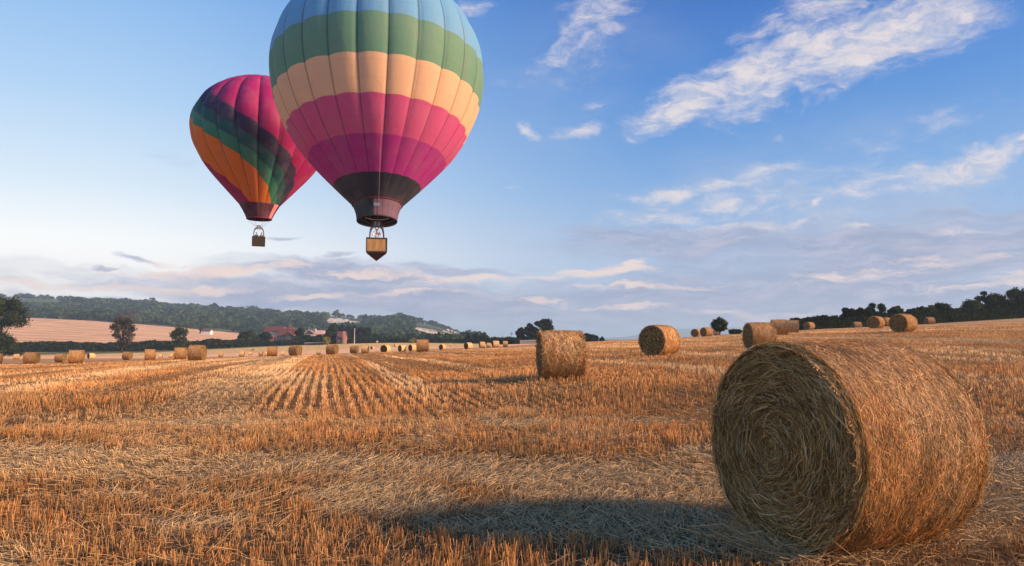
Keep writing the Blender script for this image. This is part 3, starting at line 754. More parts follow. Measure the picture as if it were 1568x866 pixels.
# ------------------------------------------------------------------ vegetation
def tri_cloud(P, N, size, C):
    """random leaf triangles at P"""
    n = len(P); a = rng.normal(0, 1, (n, 3)); a /= np.linalg.norm(a, axis=1, keepdims=True)
    nn = N * .7 + rng.normal(0, .5, (n, 3)); nn /= np.linalg.norm(nn, axis=1, keepdims=True)
    s1 = np.cross(nn, a); s1 /= np.linalg.norm(s1, axis=1, keepdims=True) + 1e-9; s2 = np.cross(nn, s1)
    sz = (size * (.5 + rng.random(n)))[:, None]
    V = np.stack([P + s1 * sz, P - .5 * s1 * sz + .8 * s2 * sz, P - .6 * s1 * sz - .8 * s2 * sz, P - 1.1 * s1 * sz + .1 * s2 * sz], 1)
    F = np.arange(n * 4).reshape(n, 4)[:, [0, 1, 3, 2]]
    return V.reshape(-1, 3), F, np.repeat(C, 4, axis=0)
def leaf_cols(n, c0, c1, k=None):
    t = rng.random((n, 1)) if k is None else np.clip(k[:, None] + .35 * (rng.random((n, 1)) - .5), 0, 1)
    return lerp(np.array(c0), np.array(c1), t)
def blobs_cloud(cen, rad, n, size, c0, c1, fill=.35, flat=.85):
    w = rad ** 2; w = w / w.sum(); i = rng.choice(len(cen), n, p=w)
    d = rng.normal(0, 1, (n, 3)); d /= np.linalg.norm(d, axis=1, keepdims=True)
    rr = 1 - fill * rng.random(n) ** 1.5; rr += .12 * rng.normal(0, 1, n)
    d2 = d.copy(); d2[:, 2] *= flat
    P = cen[i] + d2 * (rad[i] * rr)[:, None]
    bl = rng.random(len(cen))[i]
    return tri_cloud(P, d, np.full(n, size), leaf_cols(n, c0, c1, bl))
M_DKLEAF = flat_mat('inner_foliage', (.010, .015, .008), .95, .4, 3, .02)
def limb(V, F, p, q, r0, r1, k=6):
    p, q = np.array(p, float), np.array(q, float); a = q - p; a /= np.linalg.norm(a) + 1e-9
    ref = np.array([1., 0, 0]) if abs(a[2]) > .8 else np.array([0, 0, 1.]); s1 = np.cross(a, ref); s1 /= np.linalg.norm(s1); s2 = np.cross(a, s1); o = len(V)
    for (c, r) in ((p, r0), (q, r1)):
        for j in range(k):
            t = j / k * 2 * math.pi; V.append(c + r * (math.cos(t) * s1 + math.sin(t) * s2))
    for j in range(k): F.append([o + j, o + (j + 1) % k, o + k + (j + 1) % k, o + k + j])
M_BARK = flat_mat('bark', (.030, .024, .018), .9, .4, 3)
DK = ((.010, .018, .008), (.040, .056, .020))
def tree(px0, px1, ytop, ybase, depth, label, kind='round', n=None, cols=DK, name='tree', trunk=.14, group=None, leafk=1.0, cat='tree', zbase=None, low=None):
    cxp = (px0 + px1) / 2; wid = (px1 - px0) / FPX * depth
    x = (cxp - CXP) / FPX * depth; y = depth
    z0 = tz(x, y) if zbase is None else zbase
    ztop = CAMZ + dz_of(ytop, y); H = max(1.0, ztop - z0); rx = wid / 2
    root = empty(name, (x, y, z0)); tag(root, label, cat, group)
    zb = H * (trunk if low is None else low)
    ch = H - zb; K = {'round': 26, 'loose': 30, 'poplar': 22, 'bush': 16, 'oak': 60}[kind]
    cen, rad = [], []
    for i in range(K):
        for _ in range(30):
            v = rng.uniform(-1, 1, 3)
            if .5 < np.linalg.norm(v) < 1: break
        if kind == 'poplar': s_ = .22 * ch; r_ = rx * rng.uniform(.5, .75); v = v * np.array([.35, .35, 1.0])
        elif kind == 'bush': r_ = min(rx, ch) * rng.uniform(.3, .5)
        elif kind == 'loose': r_ = rx * rng.uniform(.24, .38)
        elif kind == 'oak': r_ = rx * rng.uniform(.20, .36)
        else: r_ = rx * rng.uniform(.26, .45)
        if kind in ('round', 'oak', 'bush'): v = v * np.array([1, 1, 1]) * (1.0 if abs(v[2]) > .6 else 1.05)
        c = np.array([v[0] * max(rx - r_, .1) * 1.05, v[1] * max(rx - r_, .1), zb + ch / 2 + v[2] * max(ch / 2 - r_ * .85, .1) * 1.05])
        if kind == 'bush': c[2] = max(c[2] * .9, r_ * .5)
        elif (low is not None and low < .06) and i % 3 == 0: c[2] = r_ * rng.uniform(.4, 1.4)
        cen.append(c); rad.append(r_)
    cen = np.array(cen); rad = np.array(rad)
    pxs = wid / depth * FPX * 1024 / 1568; nn = n or int(min(14000, 1400 + 26 * pxs * (H / depth * FPX * .65)))
    if kind == 'loose': nn = int(nn * .7)
    size = max(.10, .62 * depth / FPX * 1.9) * leafk
    V, F, C = blobs_cloud(cen, rad, nn, size, cols[0], cols[1], fill=.9 if kind != 'loose' else 1.0)
    link('crown' if kind != 'bush' else 'foliage', np_mesh('crown', V, F, C), [M_LEAF], root)
    V, F = [], []; tr = max(.10, H * .022)
    limb(V, F, (0, 0, -.3), (0, 0, zb + ch * .35), tr * 1.2, tr * .6)
    limb(V, F, (0, 0, zb + ch * .35), (0, 0, zb + ch * .8), tr * .6, tr * .15)
    for i in range(min(K, 12)):
        h0 = zb * .8 + ch * .4 * random.random(); limb(V, F, (0, 0, h0), cen[i], tr * .4, tr * .08, 5)
        if kind == 'loose':
            for _ in range(5):
                e = cen[i] + rng.normal(0, 1, 3) * rad[i] * .9; limb(V, F, cen[i] * .8 + np.array([0, 0, h0]) * .2, e, tr * .12, tr * .03, 4)
    link('trunk', np_mesh('trunk', np.array(V), np.array(F), smooth=True), [M_BARK], root)
    return root
def hedge(pts, h, w, label, n, size, cols=DK, name='hedge', lump=.35):
    """pts: (x, y) line on the ground"""
    P = np.array(pts, float); seg = np.linalg.norm(np.diff(P, axis=0), axis=1); cum = np.concatenate([[0], np.cumsum(seg)])
    s = rng.random(n) * cum[-1]; x = np.interp(s, cum, P[:, 0]); y = np.interp(s, cum, P[:, 1])
    hh = h * (1 - lump + 2 * lump * fbm(s / (h * 2.2), s * 0 + 3, 44, 4))
    a = rng.random(n) * math.pi; rr = 1 - .5 * rng.random(n) ** 2
    k = np.interp(s, cum, np.gradient(P[:, 0]) ); 
    dx, dy = P[-1] - P[0]; L = math.hypot(dx, dy); nx_, ny_ = -dy / L, dx / L
    off = np.cos(a) * w * rr; zz = np.abs(np.sin(a)) ** .6 * hh * rr
    Q = np.stack([x + nx_ * off, y + ny_ * off, terr(x, y) + zz], -1)
    N = np.stack([nx_ * np.cos(a), ny_ * np.cos(a), np.sin(a)], -1)
    bl = fbm(s / 3.0, zz, 61, 2)
    V, F, C = tri_cloud(Q - np.array([P[0][0], P[0][1], 0]), N, np.full(n, size), leaf_cols(n, cols[0], cols[1], bl))
    root = link(name, np_mesh(name, V, F, C), [M_LEAF]); root.location = (P[0][0], P[0][1], 0)
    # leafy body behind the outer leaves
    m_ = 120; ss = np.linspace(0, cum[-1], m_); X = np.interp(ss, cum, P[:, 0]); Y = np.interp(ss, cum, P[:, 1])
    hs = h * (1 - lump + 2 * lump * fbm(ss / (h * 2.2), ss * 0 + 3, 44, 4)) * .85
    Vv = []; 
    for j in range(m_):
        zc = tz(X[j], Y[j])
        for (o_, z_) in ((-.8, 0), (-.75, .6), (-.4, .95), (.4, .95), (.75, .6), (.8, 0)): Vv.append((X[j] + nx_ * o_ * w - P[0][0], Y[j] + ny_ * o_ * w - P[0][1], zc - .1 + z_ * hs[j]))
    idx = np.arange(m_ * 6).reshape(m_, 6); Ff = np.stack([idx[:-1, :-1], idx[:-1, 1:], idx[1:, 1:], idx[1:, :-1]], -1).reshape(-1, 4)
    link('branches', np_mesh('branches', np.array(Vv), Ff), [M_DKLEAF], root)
    tag(root, label, 'hedge')
    return root
def linepts(specs):   # (px, depth)
    return [((p - CXP) / FPX * d, d) for p, d in specs]
# left hedge between field and hillside
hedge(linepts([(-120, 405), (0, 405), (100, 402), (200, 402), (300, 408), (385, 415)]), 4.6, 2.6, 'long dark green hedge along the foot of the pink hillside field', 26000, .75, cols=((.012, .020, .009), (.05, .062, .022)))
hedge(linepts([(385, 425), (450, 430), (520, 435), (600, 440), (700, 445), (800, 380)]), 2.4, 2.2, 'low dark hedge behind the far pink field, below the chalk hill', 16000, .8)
hedge(linepts([(765, 300), (800, 290), (850, 285)]), 1.6, 1.5, 'low dark bushes at the foot of the dense tree clump', 3500, .5)
tree(-34, 42, 447, 531, 300, 'big dark spreading tree at the far left edge of the photo', 'oak', n=26000, low=.0)
tree(169, 210, 479, 531, 380, 'brown thin-leaved tree with gaps, standing in the long hedge', 'loose', n=5200, cols=((.026, .022, .014), (.085, .062, .036)), low=.08)
tree(178, 206, 474, 505, 900, 'rust-topped dark tree on the upper edge of the pink hillside field', 'round', cols=((.03, .03, .015), (.11, .07, .03)), low=.1)
tree(258, 293, 496, 529, 385, 'ragged green tree standing in the long hedge', 'loose', n=6500, cols=((.014, .025, .010), (.045, .065, .022)), low=.0)
GV = 'dark trees around the village houses'
tree(364, 392, 502, 533, 430, 'rounded dark tree left of the tile-roofed brick house', 'round', low=.05, group=GV)
tree(392, 418, 507, 532, 440, 'dark bushy tree partly hiding the left wing of the brick house', 'round', low=.02, group=GV)
tree(449, 468, 498, 530, 445, 'pointed dark tree at the right gable of the brick house', 'round', low=.02, group=GV)
tree(460, 484, 512, 530, 436, 'low dark tree in front of the white-gabled house', 'round', low=.02, group=GV)
tree(478, 500, 511, 530, 430, 'low dark tree below the pale roof slope of the white-gabled house', 'round', low=.02, group=GV)
tree(496, 522, 498, 530, 436, 'tall dark tree between the white-gabled house and the red barn', 'round', low=.03, group=GV)
tree(494, 508, 513, 533, 405, 'yellow-green bush in front of the tall dark village tree', 'bush', cols=((.09, .10, .02), (.24, .21, .05)), cat='bush', name='bush', low=.0)
tree(505, 519, 490, 512, 520, 'narrow spiky tree rising behind the tall dark village tree', 'poplar', low=.0, group=GV)
GP = 'close row of dark columnar trees'
for (a, b, yt, lab) in ((517, 530, 495, 'leftmost tree of the dark close row behind the mast'), (527, 540, 496.5, 'second tree from the left in the dark close row behind the mast'), (537, 551, 498, 'third tree from the left in the dark close row behind the mast'), (546, 560, 498, 'fourth tree from the left in the dark close row behind the mast'), (555, 571.5, 499, 'rightmost and broadest tree of the dark close row behind the mast')):
    tree(a, b, yt, 525, 500, lab, 'poplar', cols=((.012, .020, .014), (.035, .05, .028)), low=0, group=GP)
tree(625, 637, 516.5, 528, 425, 'yellow-green bush left of the tall squarish bale', 'bush', cols=((.10, .12, .02), (.28, .27, .06)), cat='bush', name='bush', low=0)
GT = 'three dark trees at the end of the chalk hill'
tree(711, 721, 508, 527, 420, 'small left tree of the three dark trees at the end of the chalk hill', 'round', low=.05, group=GT)
tree(722.5, 734, 507, 527, 420, 'narrow middle tree of the three dark trees at the end of the chalk hill', 'round', low=.05, group=GT)
tree(732.5, 750, 508.5, 528, 415, 'broad right tree of the three dark trees at the end of the chalk hill', 'round', low=.02, group=GT)
GC = 'dense dark tree clump behind the large upright bale'
CC = ((.010, .017, .014), (.030, .045, .028))
for (a, b, yt, lab) in ((789, 813, 497, 'lowest, left tree of the dense dark clump left of the upright bale'), (800, 826, 493, 'second tree from the left in the dense dark clump'), (813, 838, 490, 'third tree from the left in the dense dark clump'), (822, 849.5, 486.5, 'tallest, right tree of the dense dark clump, just over the upright bale')):
    tree(a, b, yt, 525, 330, lab, 'round', cols=CC, low=0, group=GC)
tree(779, 797, 516.5, 530, 290, 'dark bush between the row of four bales and the dense clump', 'bush', cat='bush', name='bush', low=0, cols=CC)
tree(891, 911, 509, 526, 300, 'dark tree just right of the large upright bale', 'round', low=0, cols=CC)
tree(906, 916.5, 513, 526, 310, 'smaller tree second to the right of the large upright bale', 'round', low=0, cols=CC)
tree(917, 925, 515.5, 526, 340, 'tiny round tree standing off to the right of the large upright bale', 'round', low=0, cols=CC)
tree(1087, 1116, 485, 514, 128, 'lone tree with a spreading crown on the skyline behind three bales', 'oak', n=3600, low=.14, cols=((.02, .035, .02), (.06, .085, .035)))
tree(1115, 1135, 503.5, 514, 132, 'low dark bush right of the lone skyline tree', 'bush', cat='bush', name='bush', low=0, cols=((.015, .03, .018), (.045, .07, .03)))
GR = 'trees along the crest behind the right-hand bales'
RT = [(1224, 1238, 491, 'small dark bush beginning the right-hand tree line'), (1236, 1259, 486, 'round dark tree just behind the small bale at the start of the right-hand tree line'), (1252, 1274, 489, 'low leafy tree third in the right-hand tree line'), (1268, 1294, 486, 'low tree left of the broad dark pair in the right-hand tree line'),
      (1286, 1312, 470, 'broad dark rounded tree over the bale sunk behind the rise'), (1306, 1334, 469, 'broad dark tree right of the rounded one, left of the spiky tree'), (1330, 1356, 465, 'spiky-topped tree above the shaded bale'), (1352, 1376, 473, 'pale green tree right of the spiky-topped tree'), (1366, 1384, 471, 'light leafy tree right behind the brightest orange bale'),
      (1384, 1406, 474, 'low tree above the right side of the brightest orange bale'), (1402, 1434, 468, 'bright green rounded tree above the bale peeping over the rise'), (1428, 1460, 467, 'very dark rounded tree right of the bright green one'), (1452, 1480, 475, 'low green tree in the dip of the right-hand tree line'), (1466, 1506, 463, 'broad green tree left of the tall tree on the right'),
      (1496, 1526, 450, 'tall tree with a ragged tip on the right'), (1514, 1548, 453, 'dark tree right of the ragged-tipped tall tree'), (1538, 1580, 444, 'high dark tree near the right edge of the photo'), (1562, 1620, 438, 'highest tree, cut off by the right edge of the photo')]
for i, (a, b, yt, lab) in enumerate(RT):
    dep = np.interp((a + b) / 2, [1225, 1300, 1400, 1568, 1700], [150, 160, 172, 190, 200])
    g = [((.009, .017, .007), (.036, .052, .016)), ((.007, .012, .006), (.024, .036, .013)), ((.014, .024, .008), (.052, .072, .020))][[0, 1, 2, 0, 1, 0, 1, 2, 2, 0, 2, 1, 0, 2, 0, 1, 1, 1][i]]
    tree(a - 2, b + 2, yt - 5, 500, float(dep), lab, 'round', low=0, cols=g, group=GR, n=12000, leafk=.95)
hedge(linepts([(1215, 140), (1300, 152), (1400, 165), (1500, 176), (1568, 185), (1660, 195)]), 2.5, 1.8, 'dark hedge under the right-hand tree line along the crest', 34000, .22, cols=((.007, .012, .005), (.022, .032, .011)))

# --- the pink hillside field
def hillside():
    pxs = np.linspace(-420, 372, 160); V = []; NR = 60
    for p in pxs:
        d0 = 420; d1 = 900
        tip = sstep(372, 300, p) if False else 1.0
        for j in range(NR):
            d = d0 + (d1 - d0) * j / (NR - 1)
            x = (p - CXP) / FPX * d; V.append((x, d, tz(x, d) + .35))
    idx = np.arange(160 * NR).reshape(160, NR)
    F = np.stack([idx[:-1, :-1], idx[1:, :-1], idx[1:, 1:], idx[:-1, 1:]], -1).reshape(-1, 4)
    def fn(t):
        P = t.tc['Object']; X, Y, Z = t.sep(P)
        s = t.m('SINE', t.m('MULTIPLY', t.m('ADD', Y, t.m('MULTIPLY', X, .12)), .21))
        n = t.noise(t.vm('MULTIPLY', P, (.02, .12, 0)), 1.0, 6, .65); f = t.noise(P, .5, 4, .6)
        c = t.mix(t.mr(n, .35, .65), (.42, .25, .13, 1), (.74, .47, .26, 1))
        c = t.mix(t.m('MULTIPLY', t.mr(s, .2, .9), .7), c, (.34, .19, .10, 1)); c = t.mix(t.mr(f, .5, .7, 0, .35), c, (.8, .5, .33, 1))
        t.put(t.b.inputs['Base Color'], c)
    tag(link('hillside_field', np_mesh('hillside_field', np.array(V), F, smooth=True), [mat('pink_stubble', fn, .95, .1)]), 'pink-gold cut field sloping up on the left', kind='structure')
hillside()
# --- far wood on the ridge
def woodland():
    n = 5200; px = rng.uniform(-260, 735, n); d = rng.uniform(915, 1720, n)
    lim = np.interp(px, [-260, 372, 420, 700, 735], [915, 930, 700, 900, 1100]); d = np.where(px > 380, rng.uniform(560, 1720, n), d)
    x = (px - CXP) / FPX * d; z = terr(x, d)
    ok = ~((px < 95) & (px > 5) & (d > 1350) & (d < 1690)) & ~((px > 330) & (px < 505) & (d > 1600)) & ~((px > 497) & (px < 580) & (d > 1450) & (d < 1640)) & ~((px > 628) & (px < 712) & (d > 1330) & (d < 1560)) & (fbm(x * .006, d * .006, 8, 3) > .33)
    ok &= ~((d < 900) & (rng.random(n) < .25))
    ytop = CYP - FPX * ((z + 11 - CAMZ) * CP - d * SP) / (d * CP + (z + 11 - CAMZ) * SP)
    for (a, b, ya, yb, dd) in ((501, 527, 486, 495, 1475), (524, 556, 487, 496, 1500), (636, 678, 502, 512, 1400), (676, 706, 505, 518, 1330)): ok &= ~((px > a - 2) & (px < b + 1) & (ytop < yb - 1.5) & (d < dd + 25) & (d > 750))
    x, d, z, px = x[ok], d[ok], z[ok], px[ok]; n = len(x)
    r = rng.uniform(4.5, 8.5, n) * np.where(rng.random(n) < .06, 1.3, 1.0) * np.where(d < 900, .62, 1.0)
    k = 46; i = np.repeat(np.arange(n), k)
    dr = rng.normal(0, 1, (n * k, 3)); dr /= np.linalg.norm(dr, axis=1, keepdims=True); dr[:, 2] = np.abs(dr[:, 2]) * 1.05 - .25
    P = np.stack([x, d, z + r * .55], -1)[i] + dr * (r[i] * (1 - .25 * rng.random(n * k)))[:, None]
    shade = rng.random(n)[i]
    C = leaf_cols(n * k, (.007, .020, .011), (.055, .092, .034), shade)
    V, F, C = tri_cloud(P, dr, r[i] * .34, C)
    tag(link('woodland', np_mesh('woodland', V, F, C), [M_LEAF]), 'dense green wood covering the long ridge behind the village', kind='stuff')
woodland()
for (a, b, yt, lab) in ((225, 239, 454, 'lone rounded tree standing up from the ridge skyline on the left'), (164, 172, 455.5, 'small tree on the ridge skyline left of the lone rounded one'), (181, 189, 456, 'tiny round tree on the ridge skyline next to the lone rounded one'), (375, 398, 467, 'broad tree clumped on the ridge skyline above the pink field tip'), (402, 418, 471, 'second broad tree on the ridge skyline above the brick house'), (663, 672, 489.5, 'small tree on the falling skyline of the chalk hill')):
    tree(a, b, yt, 470, 1690, lab, 'round', n=700, low=.0, cols=((.02, .034, .014), (.07, .09, .035)), leafk=.7, trunk=.1, group='trees standing out on the ridge skyline')
# chalk faces of the old quarry
M_CHALK = None
def chalk(px0, px1, ya, yb, d, label, slope=0.0):
    nx_, nz_ = 36, 12; V = []
    for i in range(nx_):
        u = i / (nx_ - 1); pxx = px0 + (px1 - px0) * u
        env = math.sin(math.pi * min(.98, max(.02, u))) ** .5; j1 = fbm(np.array([u * 6 + px0]), np.array([3.]), 5, 3)[0]; j2 = fbm(np.array([u * 6 + px0]), np.array([8.]), 7, 3)[0]
        mid_ = (ya + yb) / 2 + (u - .5) * slope; hh = (yb - ya) / 2 * env
        for j in range(nz_):
            v = j / (nz_ - 1); py = mid_ + hh * (.6 + .8 * j1) * (1 - 2 * v) if v < .5 else mid_ - hh * (.6 + .8 * j2) * (2 * v - 1)
            h_, ok = on_ground(pxx, py, 1690)
            dd = (h_.y if ok and h_.y > 800 else 1500) - 26 + 8 * vnoise(np.array([u * 14.]), np.array([v * 5.]), 9)[0]
            r_ = ray(pxx, py); k = dd / r_.y
            V.append((r_.x * k, dd, CAMZ + r_.z * k))
    idx = np.arange(nx_ * nz_).reshape(nx_, nz_); F = np.stack([idx[:-1, :-1], idx[1:, :-1], idx[1:, 1:], idx[:-1, 1:]], -1).reshape(-1, 4)
    def fn(t):
        n = t.noise(t.vm('MULTIPLY', t.tc['Object'], (1, 1, .5)), .16, 6, .7)
        t.put(t.b.inputs['Base Color'], t.ramp(n, [(.38, (.07, .08, .05)), (.48, (.42, .36, .30)), (.60, (.80, .72, .64))])); bump(t, n, 1, 2)
    tag(link('chalk_cliff', np_mesh('chalk_cliff', np.array(V), F), [mat('chalk', fn, .95, .1)]), label, kind='structure')
chalk(501, 527, 486, 495, 1475, 'white chalk quarry face above the village')
chalk(524, 556, 487, 496, 1500, 'second chalk quarry face beside the first')
chalk(636, 678, 503, 510, 1400, 'narrow chalk scar on the flank of the hill', 8)
chalk(676, 706, 505, 518, 1330, 'bright chalk cliff at the end of the hill', 5)
# --- distant hills on the right
def far_hills():
    tops = [(700, 519.5), (860, 519), (920, 517.2), (960, 516.8), (985, 514.5), (1015, 508), (1040, 503.5), (1090, 502.5), (1150, 501), (1300, 501), (1600, 506), (2100, 512)]
    d = 7000; V = []; xs = np.linspace(700, 2100, 240); ys = np.interp(xs, *zip(*tops)) + .5 * (fbm(xs * .06, xs * 0, 4, 4) - .5)
    for p, yy in zip(xs, ys):
        for (k, f) in ((0, 0), (.25, .45), (.6, .85), (1, 1), (1.5, .8), (2, .2)):
            dd = d + k * 700; x = (p - CXP) / FPX * d; V.append((x, dd, -6 + f * (6 + CAMZ + dz_of(yy, d + 700))))
    idx = np.arange(240 * 6).reshape(240, 6); F = np.stack([idx[:-1, :-1], idx[1:, :-1], idx[1:, 1:], idx[:-1, 1:]], -1).reshape(-1, 4)
    def fn(t):
        t.put(t.b.inputs['Base Color'], t.mix(t.mr(t.noise(t.tc['Object'], .004, 5, .6), .4, .6), (.03, .05, .025, 1), (.10, .13, .06, 1)))
    tag(link('distant_hills', np_mesh('distant_hills', np.array(V), F, smooth=True), [mat('far_hill', fn, .95, .1)]), 'low blue hills on the horizon to the right', kind='structure')
far_hills()

# ------------------------------------------------------------------ buildings
M_ROOF = flat_mat('red_tiles', (.125, .042, .042), .85, .35, 1.2); M_BRICK = flat_mat('brick', (.26, .13, .10), .9, .3, 1.5)
M_CREAM = flat_mat('cream_render', (.62, .50, .38), .85, .1, 1); M_WHITE = flat_mat('white_paint', (.8, .78, .74), .6, .05, 2)
M_GLASS = flat_mat('dark_panes', (.03, .035, .04), .1, .1, 2, .6); M_PURP = flat_mat('slate_tiles', (.20, .12, .13), .8, .25, 1.5); M_BEIGE = flat_mat('pale_stone', (.58, .47, .36), .9, .25, .8)
def box_bm(bm, x0, x1, y0, y1, z0, z1):
    v = [bm.verts.new((x, y, z)) for z in (z0, z1) for (x, y) in ((x0, y0), (x1, y0), (x1, y1), (x0, y1))]
    for f in ((0, 3, 2, 1), (4, 5, 6, 7), (0, 1, 5, 4), (1, 2, 6, 5), (2, 3, 7, 6), (3, 0, 4, 7)): bm.faces.new([v[i] for i in f])
def bm_obj(name, bm, m_, parent=None, smooth=False):
    me = bpy.data.meshes.new(name); bmesh.ops.recalc_face_normals(bm, faces=bm.faces); bm.to_mesh(me); bm.free()
    for p in me.polygons: p.use_smooth = smooth
    return link(name, me, [m_], parent)
def block(root, w, dp, h, m_, x=0, y=0, name='wall'):
    bm = bmesh.new(); box_bm(bm, x - w / 2, x + w / 2, y - dp / 2, y + dp / 2, -1, h); return bm_obj(name, bm, m_, root)
def gable(root, w, dp, h, rise, m_, x=0, y=0, along='x', over=.35, wallm=None):
    """pitched roof slab with thickness + gable infill"""
    def prism(e, zoff, th, bmm):
        if along == 'x': A = [(x - w / 2 - e, y - dp / 2 - e, h + zoff), (x - w / 2 - e, y, h + rise + zoff), (x - w / 2 - e, y + dp / 2 + e, h + zoff)]; dv = Vector((w + 2 * e, 0, 0))
        else: A = [(x - w / 2 - e, y - dp / 2 - e, h + zoff), (x, y - dp / 2 - e, h + rise + zoff), (x + w / 2 + e, y - dp / 2 - e, h + zoff)]; dv = Vector((0, dp + 2 * e, 0))
        a = [bmm.verts.new(p) for p in A]; b = [bmm.verts.new(Vector(p) + dv) for p in A]
        if th > 0:
            a2 = [bmm.verts.new(Vector(p) - Vector((0, 0, th))) for p in A]; b2 = [bmm.verts.new(Vector(p) + dv - Vector((0, 0, th))) for p in A]
            for q in ((a[0], a[1], b[1], b[0]), (a[1], a[2], b[2], b[1]), (a2[0], b2[0], b2[1], a2[1]), (a2[1], b2[1], b2[2], a2[2]), (a[0], b[0], b2[0], a2[0]), (a[2], a2[2], b2[2], b[2]), (a[0], a2[0], a2[1], a[1]), (a[1], a2[1], a2[2], a[2]), (b[0], b[1], b2[1], b2[0]), (b[1], b[2], b2[2], b2[1])): bmm.faces.new(q)
        else:
            for q in ((a[0], a[1], a[2]), (b[0], b[2], b[1]), (a[0], b[0], b[1], a[1]), (a[1], b[1], b[2], a[2]), (a[0], a[2], b[2], b[0])): bmm.faces.new(q)
    bm = bmesh.new(); prism(over, .35, .25, bm); r_ = bm_obj('roof', bm, m_, root)
    if wallm: bm = bmesh.new(); prism(-.02, 0.003, 0, bm); bm_obj('gable_wall', bm, wallm, root)
    return r_
def window(root, x, y, z, w=1.1, h=1.5, rot=False):
    bm = bmesh.new()
    t = .12
    box_bm(bm, x - w / 2, x - w / 2 + t, y - .09, y + .02, z, z + h); box_bm(bm, x + w / 2 - t, x + w / 2, y - .09, y + .02, z, z + h)
    box_bm(bm, x - w / 2 + t, x + w / 2 - t, y - .09, y + .02, z, z + t); box_bm(bm, x - w / 2 + t, x + w / 2 - t, y - .09, y + .02, z + h - t, z + h); box_bm(bm, x - t / 3, x + t / 3, y - .08, y + .02, z + t, z + h - t)
    o = bm_obj('window', bm, M_WHITE, root)
    bm = bmesh.new(); box_bm(bm, x - w / 2 + t + .002, x + w / 2 - t - .002, y - .04, y - .01, z + t + .002, z + h - t - .002); bm_obj('pane', bm, M_GLASS, o)
def chimney(root, x, y, z0, z1, w=1.0, m_=None):
    bm = bmesh.new(); box_bm(bm, x - w / 2, x + w / 2, y - w / 2, y + w / 2, z0, z1); box_bm(bm, x - w * .6, x + w * .6, y - w * .6, y + w * .6, z1, z1 + .25)
    for dx in (-.22, .22): box_bm(bm, x + dx * w - .14, x + dx * w + .14, y - .14, y + .14, z1 + .25, z1 + .8)
    bm_obj('chimney', bm, m_ or M_BRICK, root)
def house_at(name, px, depth, label, rz=0):
    x = (px - CXP) / FPX * depth; o = empty(name, (x, depth, tz(x, depth)), rz); return tag(o, label, 'house')
def hz(py, depth, root): return CAMZ + dz_of(py, depth) - root.location.z
D_ = 455; k_ = D_ / FPX
H = house_at('brick_house', 430, D_, 'large brick country house with red tile roofs, gabled wings and white windows')
X = lambda p: (p - 430) * k_
ze, zr = hz(508, D_, H), hz(500, D_, H)
block(H, X(440) - X(402), 9, ze, M_CREAM, (X(402) + X(440)) / 2, 8); gable(H, X(440) - X(402), 9, ze, zr - ze, M_ROOF, (X(402) + X(440)) / 2, 8, 'x', wallm=M_BRICK)
ze2, zr2 = hz(515, D_, H), hz(504, D_, H)
block(H, X(454) - X(429), 9, ze2, M_BRICK, (X(429) + X(454)) / 2, 0); gable(H, X(454) - X(429), 9, ze2, zr2 - ze2, M_ROOF, (X(429) + X(454)) / 2, 0, 'x', wallm=M_BRICK)
for (a, b, yt, ye) in ((415, 427, 512, 518), (444, 454, 508, 515)):
    h1, h2 = hz(ye, D_, H), hz(yt, D_, H); block(H, X(b) - X(a), 5, h1, M_BRICK, (X(a) + X(b)) / 2, -7.0); gable(H, X(b) - X(a), 5, h1, h2 - h1, M_ROOF, (X(a) + X(b)) / 2, -7.0, 'y', wallm=M_BRICK)
for p in (418, 424): window(H, X(p), -9.53, hz(526, D_, H), 1.5, 2.0)
for p in (447, 451.5): window(H, X(p), -9.53, hz(519, D_, H), 1.4, 1.5); window(H, X(p), -9.53, hz(525.5, D_, H), 1.3, 1.6)
for p in (431.5, 436, 440.5): window(H, X(p), -4.53, hz(519.5, D_, H), 1.1, 1.5); window(H, X(p), -4.53, hz(526, D_, H), 1.1, 1.6)
for p in (405, 411, 421): window(H, X(p), 3.47, hz(511.5, D_, H), 1.3, 1.1)
chimney(H, X(434), 2, zr2 - 2.5, hz(501.5, D_, H), 1.5); chimney(H, X(448), 1, zr2 - 2, hz(503, D_, H), 1.4); chimney(H, X(438.5), 8, zr - .5, hz(498.2, D_, H), 1.0)
bm = bmesh.new(); box_bm(bm, X(420.2), X(422.2), -9.62, -9.5, -.5, 2.1); bm_obj('door', bm, M_WHITE, H)
D2 = 480; H2 = house_at('gabled_house', 483, D2, 'slate-roofed house with a white-edged gable and a pale sunlit roof slope, half hidden by trees')
k2 = D2 / FPX; X2 = lambda p: (p - 483) * k2
a1, a2 = hz(511.5, D2, H2), hz(505.5, D2, H2)
block(H2, X2(484) - X2(470), 8, a1, M_CREAM, X2(477), 0); gable(H2, X2(484) - X2(470), 8, a1, a2 - a1, M_PURP, X2(477), 0, 'y', wallm=M_PURP)
block(H2, X2(497) - X2(484), 7, a1 - .2, M_CREAM, X2(490.5), 1); gable(H2, X2(497) - X2(484), 7, a1 - .2, 2.6, flat_mat('painted_sunlit_tiles', (.55, .33, .28), .8, .3, 1.5), X2(490.5), 1, 'x', wallm=M_CREAM)  # sunlight on the right-hand roof slope is painted in as a paler tile colour
chimney(H2, X2(482.8), 2, a2 - 2, hz(504.5, D2, H2), .9, M_WHITE)
bm = bmesh.new()
